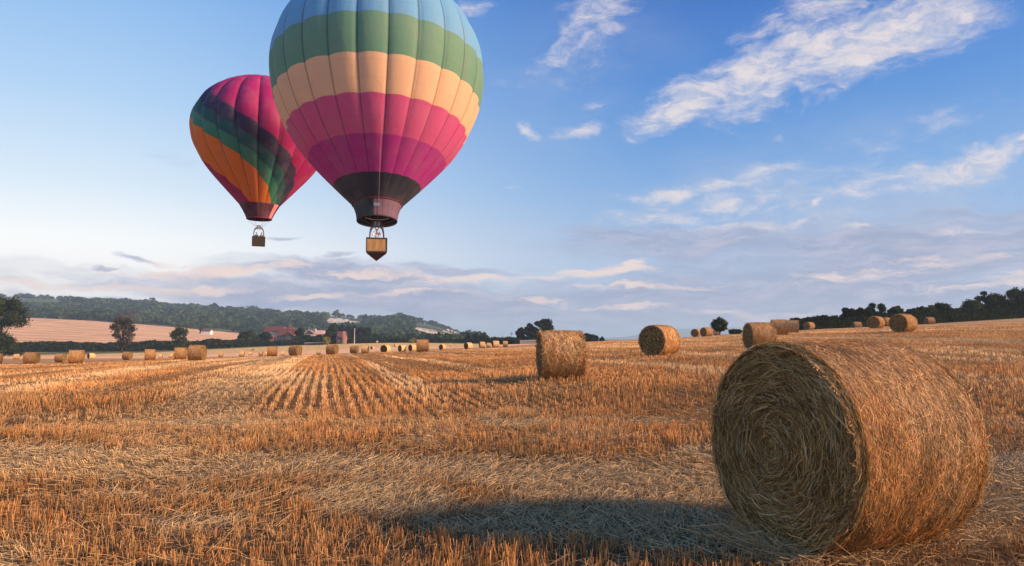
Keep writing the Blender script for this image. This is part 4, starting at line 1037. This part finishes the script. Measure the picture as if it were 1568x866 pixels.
for sgn in (-1, 1):
    n_ = 1
    p = [Vector((X2(477), -4.5, a2 + .45)), Vector((X2(477) + sgn * (X2(484) - X2(470) + .6) / 2, -4.5, a1 + .3))]
    dv = Vector((0, -.12, 0)); up = Vector((0, 0, .35)); v = [bm.verts.new(q) for q in (p[0], p[1], p[1] + up, p[0] + up, p[0] + dv, p[1] + dv, p[1] + up + dv, p[0] + up + dv)]
    for f in ((0, 1, 2, 3), (4, 7, 6, 5), (0, 4, 5, 1), (1, 5, 6, 2), (2, 6, 7, 3), (3, 7, 4, 0)): bm.faces.new([v[i] for i in f])
bm_obj('bargeboard', bm, M_WHITE, H2); window(H2, X2(475), -4.03, a1 - 2, 1.0, 1.3); window(H2, X2(479.5), -4.03, a1 - 2, 1.0, 1.3)
D3 = 432; H3 = house_at('red_barn', 524, D3, 'tall narrow red-tiled house end with a brick chimney, beside the dark row of trees')
k3 = D3 / FPX; X3 = lambda p: (p - 524) * k3
b1, b2 = hz(516, D3, H3), hz(508, D3, H3)
block(H3, X3(531) - X3(518.5), 7, b1 - 1.5, M_BRICK, .3, 0); gable(H3, X3(531) - X3(518.5), 7, b1 - 1.5, b2 - b1 + 1.5, flat_mat('faded_tiles', (.14, .055, .06), .85, .3, 1.5), .3, 0, 'x', wallm=M_BRICK)
bm = bmesh.new(); box_bm(bm, X3(528), X3(531.5), -4.3, -3.52, -1, hz(507, D3, H3)); bm_obj('chimney', bm, flat_mat('rose_brick', (.5, .25, .2), .9, .25, 1.5), H3); window(H3, X3(522), -3.53, 1.2, 1.0, 1.2)
D4 = 800; H4 = house_at('white_cottage', 318, D4, 'tiny white cottage with a red roof at the upper edge of the pink field')
c1 = 3.2; block(H4, 11, 6, c1, M_WHITE); gable(H4, 11, 6, c1, 2.2, M_ROOF, wallm=M_WHITE)
for q in (-3, 0, 3): window(H4, q, -3.03, 1.1, 1.1, 1.3)
tree(306, 313, 499, 510, 810, 'small dark tree beside the tiny white cottage', 'round', low=0, n=500)
# garden wall, low sheds, masts
def wall_thing(px0, px1, d, h, label, m_, name='garden_wall', cat='wall', th=.5):
    x0 = (px0 - CXP) / FPX * d; x1 = (px1 - CXP) / FPX * d; n = max(3, int((x1 - x0) / 2.2)); bm = bmesh.new(); z0 = tz(x0, d); z1 = tz(x1, d)
    o = empty(name, (x0, d, 0)); tag(o, label, cat); w = (x1 - x0) / n
    for i in range(n):
        z = z0 + (z1 - z0) * (i + .5) / n; box_bm(bm, i * w, (i + 1) * w - .003, -th / 2, th / 2, z - .6, z + h)
    bm_obj('stonework', bm, m_, o); bm = bmesh.new()
    for i in range(n):
        z = z0 + (z1 - z0) * (i + .5) / n; box_bm(bm, i * w, (i + 1) * w - .003, -th / 2 - .1, th / 2 + .1, z + h + .003, z + h + .3)
    bm_obj('coping', bm, M_BEIGE, o)
wall_thing(467, 497, 408, 1.3, 'low pale-topped garden wall along the field edge below the village', flat_mat('dark_flint', (.12, .09, .07), .9, .4, 1.5))
wall_thing(796, 821, 285, 1.2, 'low pale wall running in front of the dense dark tree clump', flat_mat('grey_stone', (.33, .30, .27), .9, .3, 1.5))
def mast(px, ytop, d, label, m_, r=.16, arms=False):
    x = (px - CXP) / FPX * d; z0 = tz(x, d); zt = CAMZ + dz_of(ytop, d); o = empty('utility_pole' if arms else 'mast', (x, d, z0)); tag(o, label, 'pole')
    V, F = [], []; limb(V, F, (0, 0, -.5), (0, 0, zt - z0), r, r * .6, 8); link('shaft', np_mesh('shaft', np.array(V), np.array(F), smooth=True), [m_], o)
    bm = bmesh.new(); box_bm(bm, -.9 if arms else -.3, .9 if arms else .3, -.08, .08, zt - z0 - .7, zt - z0 - .5); bm_obj('crossarm', bm, m_, o)
    bm = bmesh.new(); box_bm(bm, -r * .8, r * .8, -r * .8, r * .8, zt - z0 + .002, zt - z0 + .25); bm_obj('cap', bm, m_, o)
M_POLE = flat_mat('weathered_wood', (.10, .075, .06), .9, .3, 2)
mast(543.5, 503, 405, 'slim pale mast standing before the dark close row of trees', flat_mat('pale_metal', (.62, .56, .52), .5, .1, 2), .22)
mast(783, 508.5, 300, 'thin dark utility pole left of the dense tree clump', M_POLE, .13, True)
mast(769.5, 514.5, 330, 'shorter thin dark utility pole above the right bale of the row of four', M_POLE, .12, True)

# ------------------------------------------------------------------ balloons
def env_mesh(prof, Rm, gores, per=8, bulge=.045, nv=150, off=0.0, power=.6, name='envelope'):
    """prof: (z, r) from mouth to top in radii. Gores bulge between their tapes."""
    z = np.array([p[0] for p in prof]); r = np.array([p[1] for p in prof])
    s = np.concatenate([[0], np.cumsum(np.hypot(np.diff(z), np.diff(r)))]); S_ = np.linspace(0, s[-1], nv)
    # smooth curve through the profile
    def cr(v):
        y = np.interp(S_, s, v); k = np.array([1, 4, 6, 4, 1.]) / 16
        for _ in range(14): y[2:-2] = np.convolve(y, k, 'valid')
        return y
    Z, Rr = cr(z), np.maximum(cr(r), .002)
    nt = gores * per; V = np.zeros((nv, nt + 1, 3)); UV = np.zeros((nv, nt + 1, 2))
    for j in range(nt + 1):
        f = (j % per) / per; b = (math.sin(math.pi * f)) ** power
        th = 2 * math.pi * (j / nt) + off; fade = np.clip(Rr * 1.4, .12, 1)
        rr = Rr * (1 + bulge * b * fade - bulge * .5)
        V[:, j, 0] = rr * np.cos(th); V[:, j, 1] = rr * np.sin(th); V[:, j, 2] = Z + bulge * .1 * b * (Z > .3) * Rr
        UV[:, j, 0] = j / nt; UV[:, j, 1] = Z
    V = V.reshape(-1, 3) * Rm; idx = np.arange(nv * (nt + 1)).reshape(nv, nt + 1)
    F = np.stack([idx[:-1, :-1], idx[:-1, 1:], idx[1:, 1:], idx[1:, :-1]], -1).reshape(-1, 4)
    uvs = UV.reshape(-1, 2)[F.ravel()]
    return np_mesh(name, V, F, smooth=True, uvs=uvs)
def uvxy(t):
    n = t.n.new('ShaderNodeUVMap'); n.uv_map = 'UVMap'; o = t.sep(n.outputs[0]); return o[0], o[1]
def fabric(t, c, u, gores, trans=.12):
    """nylon: seams darker, a little light through"""
    g = t.m('FRACT', t.m('MULTIPLY', u, gores)); e = t.m('MINIMUM', g, t.m('SUBTRACT', 1.0, g))
    seam = t.mr(e, .018, .05, .55, 1.0)
    c = t.mix(1.0, c, t.xyz(seam, seam, seam), 'MULTIPLY')
    vv = uvxy(t)[1]; hg = t.m('FRACT', t.m('MULTIPLY', vv, 7.5)); hs = t.mr(t.m('MINIMUM', hg, t.m('SUBTRACT', 1.0, hg)), .015,   .05, .945, 1.0)
    c = t.mix(1.0, c, t.xyz(hs, hs, hs), 'MULTIPLY')
    c = t.mix(t.mr(t.noise(t.tc['Object'], .5, 4, .6), .4, .7, 0, .14), c, (.3, .27, .27, 1))
    t.put(t.b.inputs['Base Color'], c)
    n = t.noise(t.vm('MULTIPLY', t.tc['Object'], (1, 1, .35)), 1.6, 5, .6, .6)
    pk = t.m('MULTIPLY', t.m('SINE', t.m('ADD', t.m('MULTIPLY', vv, 190.0), t.m('MULTIPLY', n, 8.0))), t.mr(e, .0, .16, .09, 0))
    bump(t, t.m('ADD', n, pk), .22, .22)
    tr = t.n.new('ShaderNodeBsdfTranslucent'); t.put(tr.inputs[0], c); mx = t.n.new('ShaderNodeMixShader'); mx.inputs[0].default_value = trans
    t.l.new(t.b.outputs[0], mx.inputs[1]); t.l.new(tr.outputs[0], mx.inputs[2]); t.l.new(mx.outputs[0], t.out.inputs[0])
def tube(pts, r, k=6):
    V, F = [], []
    for a, b in zip(pts[:-1], pts[1:]): limb(V, F, a, b, r, r, k)
    return np.array(V), np.array(F)
M_WICK = None
def m_wicker():
    def fn(t):
        X, Y, Z = t.sep(t.tc['Object'])
        w = t.m('MULTIPLY', t.m('SINE', t.m('MULTIPLY', t.m('ADD', X, Y), 42)), t.m('SINE', t.m('MULTIPLY', Z, 60)))
        n = t.noise(t.vm('MULTIPLY', t.tc['Object'], (3, 3, .6)), 1.6, 4, .6)
        c = t.mix(t.mr(w, -.6, .6), (.17, .09, .035, 1), (.38, .22, .095, 1)); c = t.mix(t.mr(n, .4, .65, 0, .5), c, (.45, .29, .14, 1))
        t.put(t.b.inputs['Base Color'], c); bump(t, w, .6, .01)
    return mat('wicker', fn, .7, .3)
M_WICK = m_wicker(); M_LEATHER = flat_mat('dark_leather', (.045, .028, .028), .6, .3, 6); M_STEEL = flat_mat('grey_steel', (.28, .28, .31), .35, .15, 8, .5, .7); M_FRAME = flat_mat('padded_frame', (.10, .06, .09), .6, .3, 6)
M_CORD = flat_mat('cord', (.30, .26, .27), .6, .1, 8)
def person(loc, rz, label, shirt, trousers, hair, arms, parent=None, s=1.0):
    """a standing figure, one skinned body with clothes over it; arms: list of (elbow, wrist) per side"""
    root = empty('person', loc, rz, s); tag(root, label, 'person')
    def skin(name, vs, es, rs, m_, sub=1):
        me = bpy.data.meshes.new(name); me.from_pydata(vs, es, []); o = link(name, me, [m_], root)
        sk = o.modifiers.new('skin', 'SKIN'); sk.use_smooth_shade = True
        for i, r in enumerate(rs): me.skin_vertices[0].data[i].radius = (r, r) if not isinstance(r, tuple) else r
        me.skin_vertices[0].data[0].use_root = True
        o.modifiers.new('sub', 'SUBSURF').levels = sub; o.modifiers['sub'].render_levels = sub
        return o
    def prep(name, vs, es):
        return vs, es
    B = {'pel': (0, 0, .95), 'waist': (0, 0, 1.08), 'chest': (0, 0, 1.32), 'neck': (0, 0, 1.47), 'neck2': (0, .01, 1.54), 'head': (0, .015, 1.63), 'crown': (0, .01, 1.73)}
    def mk(name, keys, edges, rad, m_, sub=1):
        me = bpy.data.meshes.new(name); idx = {k: i for i, k in enumerate(keys)}
        me.from_pydata([pts[k] for k in keys], [(idx[a], idx[b]) for a, b in edges], [])
        o = link(name, me, [m_], root); sk = o.modifiers.new('skin', 'SKIN'); sk.use_smooth_shade = True
        if not me.skin_vertices: 
            bm = bmesh.new(); bm.from_mesh(me); bm.verts.layers.skin.verify(); bm.to_mesh(me); bm.free()
        d = me.skin_vertices[0].data
        for k in keys: r = rad[k]; d[idx[k]].radius = r if isinstance(r, tuple) else (r, r)
        d[0].use_root = True
        sb = o.modifiers.new('sub', 'SUBSURF'); sb.levels = sub; sb.render_levels = sub
        return o
    pts = dict(B); rad = {'pel': (.15, .11), 'waist': (.13, .10), 'chest': (.17, .11), 'neck': .06, 'neck2': .055, 'head': (.085, .10), 'crown': (.06, .07)}
    edges = [('pel', 'waist'), ('waist', 'chest'), ('chest', 'neck'), ('neck', 'neck2'), ('neck2', 'head'), ('head', 'crown')]; keys = ['pel', 'waist', 'chest', 'neck', 'neck2', 'head', 'crown']
    for sd, nm in ((-1, 'l'), (1, 'r')):
        el, wr = arms[0 if sd < 0 else 1]; el, wr = Vector(el), Vector(wr); d = (wr - el).normalized()
        pts.update({'sh' + nm: (sd * .17, 0, 1.42), 'el' + nm: tuple(el), 'wr' + nm: tuple(wr), 'pa' + nm: tuple(wr + d * .07), 'hip' + nm: (sd * .09, 0, .86), 'kn' + nm: (sd * .10, .02, .48), 'an' + nm: (sd * .10, 0, .09), 'to' + nm: (sd * .11, .15, .04)})
        side = Vector((0, 1, 0)).cross(d); side = side.normalized() if side.length > .1 else Vector((1, 0, 0))
        for q in range(4):
            pts[f'f{q}{nm}'] = tuple(wr + d * (.15 + (.02 if q in (1, 2) else 0)) + side * (.022 * (q - 1.5))); rad[f'f{q}{nm}'] = .009
        pts['th' + nm] = tuple(wr + d * .09 + side * .055); rad['th' + nm] = .010
        rad.update({'sh' + nm: .055, 'el' + nm: .042, 'wr' + nm: .028, 'pa' + nm: (.038, .02), 'hip' + nm: .085, 'kn' + nm: .06, 'an' + nm: .045, 'to' + nm: .04})
        keys += ['sh' + nm, 'el' + nm, 'wr' + nm, 'pa' + nm, 'hip' + nm, 'kn' + nm, 'an' + nm, 'to' + nm] + [f'f{q}{nm}' for q in range(4)] + ['th' + nm]
        edges += [('chest', 'sh' + nm), ('sh' + nm, 'el' + nm), ('el' + nm, 'wr' + nm), ('wr' + nm, 'pa' + nm), ('pel', 'hip' + nm), ('hip' + nm, 'kn' + nm), ('kn' + nm, 'an' + nm), ('an' + nm, 'to' + nm), ('wr' + nm, 'th' + nm)] + [('pa' + nm, f'f{q}{nm}') for q in range(4)]
    M_SK = flat_mat('skin', (.34, .20, .14), .6, .1, 10)
    mk('body', keys, edges, rad, M_SK)
    g = {k: (tuple(v + .022 for v in r) if isinstance(r, tuple) else r + .018) for k, r in rad.items()}
    mk('shirt', ['waist', 'pel', 'chest', 'shl', 'shr', 'ell', 'elr', 'wrl', 'wrr'], [('pel', 'waist'), ('waist', 'chest'), ('chest', 'shl'), ('chest', 'shr'), ('shl', 'ell'), ('shr', 'elr'), ('ell', 'wrl'), ('elr', 'wrr')], g, flat_mat('shirt_cloth', shirt, .85, .08, 12))
    mk('trousers', ['pel', 'hipl', 'hipr', 'knl', 'knr', 'anl', 'anr'], [('pel', 'hipl'), ('pel', 'hipr'), ('hipl', 'knl'), ('hipr', 'knr'), ('knl', 'anl'), ('knr', 'anr')], {**g, 'pel': (.16, .12)}, flat_mat('trouser_cloth', trousers, .85, .1, 12))
    bm = bmesh.new(); bmesh.ops.create_uvsphere(bm, u_segments=16, v_segments=10, radius=1.0)
    for v in bm.verts: v.co = Vector((v.co.x * .105, v.co.y * .12 - .02, v.co.z * .11 + 1.70)) + Vector((0, -.01 if v.co.z < 0 else 0, 0))
    bmesh.ops.delete(bm, geom=[v for v in bm.verts if v.co.z < 1.64 or (v.co.y > .07 and v.co.z < 1.72)], context='VERTS'); bm_obj('hair', bm, flat_mat('hair', hair, .7, .2, 20), root, True)
    # nose, eyes and mouth
    bm = bmesh.new()
    for (x, y, z, r) in ((0, .125, 1.625, .016),): 
        m_ = Matrix.Translation((x, y, z)) @ Matrix.Diagonal((.7, 1, 1.5, 1)); bmesh.ops.create_icosphere(bm, subdivisions=2, radius=r, matrix=m_)
    bm_obj('nose', bm, M_SK, root, True); bm = bmesh.new()
    for x in (-.035, .035): bmesh.ops.create_icosphere(bm, subdivisions=2, radius=.012, matrix=Matrix.Translation((x, .105, 1.65)))
    bm_obj('eyes', bm, M_LEATHER, root, True)
    return root
def basket(root, z, w, dp, h, tri, mw_=None):
    """wicker basket hanging at z (its floor); tri gives the triangular plan with a pointed dark underside"""
    c = [(-w / 2, -dp / 2), (w / 2, -dp / 2), (w / 2, dp / 2), (-w / 2, dp / 2)] if not tri else [(-w / 2, -dp * .36), (w / 2, -dp * .36), (w * .46, -dp * .12), (w * .10, dp * .64), (-w * .10, dp * .64), (-w * .46, -dp * .12)]
    b = empty('basket', (0, 0, z)); b.parent = root
    def shell(z0, z1, g0, g1, m_, nm, closed=False, hollow=True, drop=0.0):
        bm = bmesh.new(); n = len(c); lo = [bm.verts.new((x * g0, y * g0, z0)) for x, y in c]; hi = [bm.verts.new((x * g1, y * g1, z1)) for x, y in c]
        for i in range(n): bm.faces.new((lo[i], lo[(i + 1) % n], hi[(i + 1) % n], hi[i]))
        if hollow:
            t_ = .94; lo2 = [bm.verts.new((x * g0 * t_, y * g0 * t_, z0)) for x, y in c]; hi2 = [bm.verts.new((x * g1 * t_, y * g1 * t_, z1)) for x, y in c]
            for i in range(n):
                j = (i + 1) % n; bm.faces.new((lo2[j], lo2[i], hi2[i], hi2[j])); bm.faces.new((hi[i], hi[j], hi2[j], hi2[i])); bm.faces.new((lo[j], lo[i], lo2[i], lo2[j]))
        else:
            bm.faces.new(hi)
            if drop:
                ap = bm.verts.new((0, dp * .30, z0 - drop))
                for i in range(n): bm.faces.new((lo[(i + 1) % n], lo[i], ap))
            else: bm.faces.new(lo[::-1])
        return bm_obj(nm, bm, m_, b)
    shell(.10, h, 1.0, 1.0, mw_ or M_WICK, 'wicker_side')
    shell(-.02, .098, 1.03, 1.03, M_LEATHER, 'basket_floor', hollow=False, drop=.42 if tri else 0)
    shell(h + .002, h + .10, 1.05, 1.05, M_LEATHER, 'padded_rim')
    for (x, y) in c:
        bm = bmesh.new(); box_bm(bm, x * 1.01 - .035, x * 1.01 + .035, y * 1.01 - .035, y * 1.01 + .035, .10, h); bm_obj('corner_post', bm, M_LEATHER, b)
    return b, c
def burner_frame(root, z0, z1, w, dp, bw):
    """four padded uprights bending in to the burner frame, twin burners on top"""
    fr = empty('burner_frame', (0, 0, 0)); fr.parent = root
    for sx in (-1, 1):
        for sy in (-1, 1):
            p = []
            for i in range(9):
                f = i / 8; p.append((sx * (w / 2 * (1 - f ** 2.2) + bw / 2 * f ** 2.2), sy * (dp / 2 * (1 - f ** 2.2) + bw / 2 * f ** 2.2), z0 + (z1 - z0) * math.sin(f * math.pi / 2)))
            V, F = tube(p, .055); link('upright', np_mesh('upright', V, F, smooth=True), [M_FRAME], fr)
    bm = bmesh.new(); h = bw / 2
    for a in (-1, 1): box_bm(bm, -h, h, a * h - .03, a * h + .03, z1 - .03, z1 + .04); box_bm(bm, a * h - .03, a * h + .03, -h + .031, h - .031, z1 - .03, z1 + .04)
    bm_obj('load_frame', bm, M_STEEL, fr)
    for a in (-1, 1):
        bm = bmesh.new(); bmesh.ops.create_cone(bm, cap_ends=True, segments=16, radius1=.10, radius2=.14, depth=.42, matrix=Matrix.Translation((a * .14, 0, z1 + .18)))
        bmesh.ops.create_cone(bm, cap_ends=True, segments=12, radius1=.05, radius2=.06, depth=.22, matrix=Matrix.Translation((a * .14, 0, z1 - .15))); bm_obj('burner', bm, M_STEEL, fr)
def cables(root, z1, bw, zm, rm, n):
    for i in range(n):
        a = 2 * math.pi * (i + .5) / n; cx_, cy_ = (bw / 2) * np.sign(math.cos(a)), (bw / 2) * np.sign(math.sin(a))
        V, F = tube([(cx_, cy_, z1), (rm * math.cos(a), rm * math.sin(a), zm)], .012, 4); link('suspension_cable', np_mesh('suspension_cable', V, F), [M_CORD], root)

def big_balloon():
    Rm = 9.0; dep = FPX * Rm / 163.0
    dep *= 1.03 * BSC; c = at_depth(581, 112, dep)
    az = math.atan2(c.x, c.y)
    root = empty('hot_air_balloon', c); tag(root, 'large striped hot-air balloon, blue green peach pink and magenta, with one figure in its basket', 'hot air balloon')
    root.scale = (BSC,) * 3
    root.rotation_euler = (Matrix.Rotation(-az, 3, 'Z') @ Matrix.Rotation(R(TILT), 3, 'X')).to_euler()
    u = 1 / 163.0 ; Z = lambda z: z * u
    prof = BIGPROF
    low = [p for p in prof if p[0] <= -219 * u * 1.0 + 1e-9]; 
    bands = BANDS
    zmin, zmax = -244 * u, 1.02
    def fn(t):
        u_, v_ = uvxy(t)
        g = t.m('FRACT', t.m('MULTIPLY', u_, 24.0)); sc_ = t.m('MULTIPLY', t.m('ABSOLUTE', t.m('SUBTRACT', g, .5)), .006)
        f = t.mr(t.m('ADD', v_, sc_), -1.6, 1.1, 0, 1, smooth=False)
        c_ = t.ramp(f, [((z - -1.6) / 2.7, col) for z, col in bands], 'CONSTANT'); fabric(t, c_, u_, 24, .16)
    me = env_mesh(prof, Rm, 24, 10, .026, 190, off=R(-90 + 4)); link('envelope', me, [mat('striped_nylon', fn, .68, .18)], root)
    # skirt
    zt, zm = SKIRT
    sk = [(zm, 30 * u), (zm * .5 + zt * .5, 31.5 * u), (zt, 37 * u)]
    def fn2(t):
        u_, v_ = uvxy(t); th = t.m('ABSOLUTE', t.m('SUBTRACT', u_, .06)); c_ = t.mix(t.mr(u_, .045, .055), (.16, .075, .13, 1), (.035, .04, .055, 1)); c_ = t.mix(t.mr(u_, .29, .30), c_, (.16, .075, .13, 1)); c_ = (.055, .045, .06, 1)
        col = t.ramp(u_, [(0, (.13, .075, .13)), (.27, (.05, .04, .06)), (.52, (.025, .03, .04)), (.98, (.13, .075, .13))], 'CONSTANT'); fabric(t, col, u_, 24, .04)  # lit purple-grey right side and shaded left side painted into the skirt colour
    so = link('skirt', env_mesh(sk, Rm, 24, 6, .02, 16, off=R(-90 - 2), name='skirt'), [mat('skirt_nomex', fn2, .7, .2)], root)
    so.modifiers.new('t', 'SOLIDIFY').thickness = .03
    # red piping and the pale ring inside the mouth
    def ring(r, z, th, m_, nm, a0=0, a1=360, n=64):
        p = [(r * math.cos(R(a0 + (a1 - a0) * i / n)), r * math.sin(R(a0 + (a1 - a0) * i / n)), z) for i in range(n + 1)]; V, F = tube(p, th); return link(nm, np_mesh(nm, V, F, smooth=True), [m_], root)
    ring(Rm * 37.6 * u, zt * Rm, .035, flat_mat('red_piping', (.16, .02, .06), .6, .1, 5), 'piping'); ring(Rm * 29.5 * u, zm * Rm, .05, M_LEATHER, 'mouth_ring'); ring(Rm * 23 * u, zm * Rm + .55, .04, M_WHITE, 'scoop_ring', 40, 140, 30)
    bm = bmesh.new(); box_bm(bm, -.28, .24, -Rm * 31.3 * u - .32, -Rm * 31.3 * u - .27, zm * Rm + .65, zm * Rm + .9); bm_obj('data_plate', bm, M_STEEL, root)
    # tether cord down the front
    V, F = tube([(.3, -8.9, .5), (.2, -6.5, -7.5), (.1, -2.0, -13.2), (0, -.3, BKT[1])], .009, 4); link('crown_line', np_mesh('crown_line', V, F), [M_CORD], root)
    zb, z1 = BKT
    b, _ = basket(root, zb, 1.62, 1.9, 1.12, True); burner_frame(root, zb + 1.15, z1, 1.15, 1.0, .5); cables(root, z1, .5, zm * Rm, Rm * 29.5 * u, 8)
    mw = Matrix.Translation(c) @ root.rotation_euler.to_matrix().to_4x4() @ Matrix.Scale(BSC, 4)
    pl = mw @ Vector((0, -.05, zb + .34))
    p = person(pl, -az + R(180), 'person in white shirt in the basket of the large striped balloon, arms raised', (.80, .79, .86), (.10, .11, .16), (.05, .035, .03), [((-.36, .06, 1.22), (-.24, .10, 1.46)), ((.36, .06, 1.22), (.24, .10, 1.46))], s=1.22)
TILT = -8.0; BSC = 1.25
_u = 1 / 163.0
BIGPROF = [(-219 * _u, 37 * _u), (-199 * _u, 57 * _u), (-175 * _u, 80 * _u), (-150 * _u, 102.5 * _u), (-131 * _u, 118 * _u), (-99 * _u, 138 * _u), (-60 * _u, 154.5 * _u), (-30 * _u, 161 * _u), (0, 1.0)] + [(math.sin(R(a)) * .93, math.cos(R(a))) for a in (10, 20, 30, 40, 50, 60, 70, 80, 88)]
SKIRT = (-219 * _u, -244 * _u)
BKT = (-16.3, -13.9)
BANDS = [(-1.6, (.032, .034, .058)), (-191 * _u, (.38, .030, .25)), (-150 * _u, (.54, .085, .25)), (-106 * _u, (.70, .44, .29)), (-57 * _u, (.12, .26, .19)), (0 * _u, (.13, .34, .60)), (88 * _u, (.05, .09, .14)), (103 * _u, (.13, .38, .66))]
big_balloon()

def small_balloon():
    Rm = 9.0; dep = FPX * Rm / 105.0 * 1.06; c = at_depth(401, 202, dep); az = math.atan2(c.x, c.y)
    root = empty('hot_air_balloon', c, -az); tag(root, 'smaller hot-air balloon with diagonal magenta, navy, teal and orange bands, behind the big one', 'hot air balloon')
    prof = [(-1.15, .29), (-.9, .51), (-.7, .68), (-.5, .83), (-.25, .955), (0, 1.0), (.2, .975), (.45, .84), (.62, .66), (.74, .46), (.81, .24), (.835, .01)]
    MG, NV, TD, TG, OR = (.30, .012, .115), (.036, .026, .075), (.016, .085, .105), (.035, .19, .15), (.60, .16, .03)
    def fn(t):
        u_, v_ = uvxy(t)
        gs = t.m('DIVIDE', t.m('FLOOR', t.m('MULTIPLY', u_, 20)), 20)
        uu = t.m('ADD', t.m('MULTIPLY', u_, .8), t.m('MULTIPLY', gs, .2))
        ph = t.m('ADD', v_, t.m('MULTIPLY', uu, SPIR)); ph = t.m('FRACT', t.m('DIVIDE', t.m('ADD', ph, SPOFF), SPIR / 2 if False else SPER))
        c_ = t.ramp(ph, [(0, OR), (.164, TG), (.212, TD), (.259, NV), (.318, MG)], 'CONSTANT')
        c_ = t.mix(t.mr(v_, .80, .801), c_, (.70, .36, .08, 1)); 
        fabric(t, c_, u_, 20, .07)
        # stitched cross seams
    link('envelope', env_mesh(prof, Rm, 20, 10, .05, 170, off=R(-90 - 3)), [mat('spiral_nylon', fn, .68, .18)], root)
    sk = [(-1.36, .182), (-1.25, .23), (-1.15, .292)]
    def fn2(t):
        u_, v_ = uvxy(t); col = t.ramp(u_, [(0, (.075, .018, .045)), (.13, (.60, .22, .26)), (.19, (.075, .018, .045))], 'CONSTANT'); fabric(t, col, u_, 20, .04)
    so = link('skirt', env_mesh(sk, Rm, 20, 6, .02, 14, off=R(-90), name='skirt'), [mat('small_skirt', fn2, .7, .2)], root); so.modifiers.new('t', 'SOLIDIFY').thickness = .03
    p = [(Rm * .183 * math.cos(R(i * 7.5)), Rm * .183 * math.sin(R(i * 7.5)), -1.36 * Rm) for i in range(49)]; V, F = tube(p, .06); link('mouth_ring', np_mesh('mouth_ring', V, F, smooth=True), [flat_mat('plum_tape', (.22, .03, .10), .6, .1, 5)], root)
    zb = c.z; zfl = CAMZ + (dz_of(376, c.y)) - c.z
    b, _ = basket(root, zfl, 1.62, 1.25, 1.12, False, flat_mat('dark_wicker', (.036, .030, .024), .8, .4, 9)); z1 = zfl + 2.45
    burner_frame(root, zfl + 1.15, z1, 1.35, 1.0, .5); cables(root, z1, .5, -1.36 * Rm, .18 * Rm, 8)
    mw = Matrix.Translation(c) @ Matrix.Rotation(-az, 4, 'Z')
    for (dx, yaw, lab, arm) in ((-.30, 160, 'person in dark clothes on the left of the smaller balloon basket', [((-.30, .05, 1.2), (-.24, .22, 1.12)), ((.30, .05, 1.2), (.24, .22, 1.12))]), (.38, 200, 'person in dark jacket with one arm raised, right side of the smaller balloon basket', [((-.32, .06, 1.52), (-.20, .10, 1.78)), ((.30, .05, 1.2), (.24, .22, 1.12))])):
        person(mw @ Vector((dx, 0, zfl + .10)), -az + R(yaw), lab, (.03, .035, .05), (.03, .03, .04), (.03, .02, .02), arm, s=.97)
SPIR, SPOFF, SPER = 3.9, 1.44, 3.9
small_balloon()

# ------------------------------------------------------------------ air
HAZE = 0.00018
bm = bmesh.new(); box_bm(bm, -9600, 9600, -9600, 9600, -14, 138)
def m_haze():
    m_ = bpy.data.materials.new('air'); m_.use_nodes = True; n = m_.node_tree; n.nodes.clear()
    o = n.nodes.new('ShaderNodeOutputMaterial'); v = n.nodes.new('ShaderNodeVolumePrincipled'); v.inputs['Color'].default_value = (.52, .76, 1.0, 1); v.inputs['Density'].default_value = HAZE; v.inputs['Anisotropy'].default_value = .2
    n.links.new(v.outputs[0], o.inputs['Volume']); return m_
hzo = bm_obj('haze', bm, m_haze()); tag(hzo, 'thin blue haze in the air over the whole valley', kind='stuff')
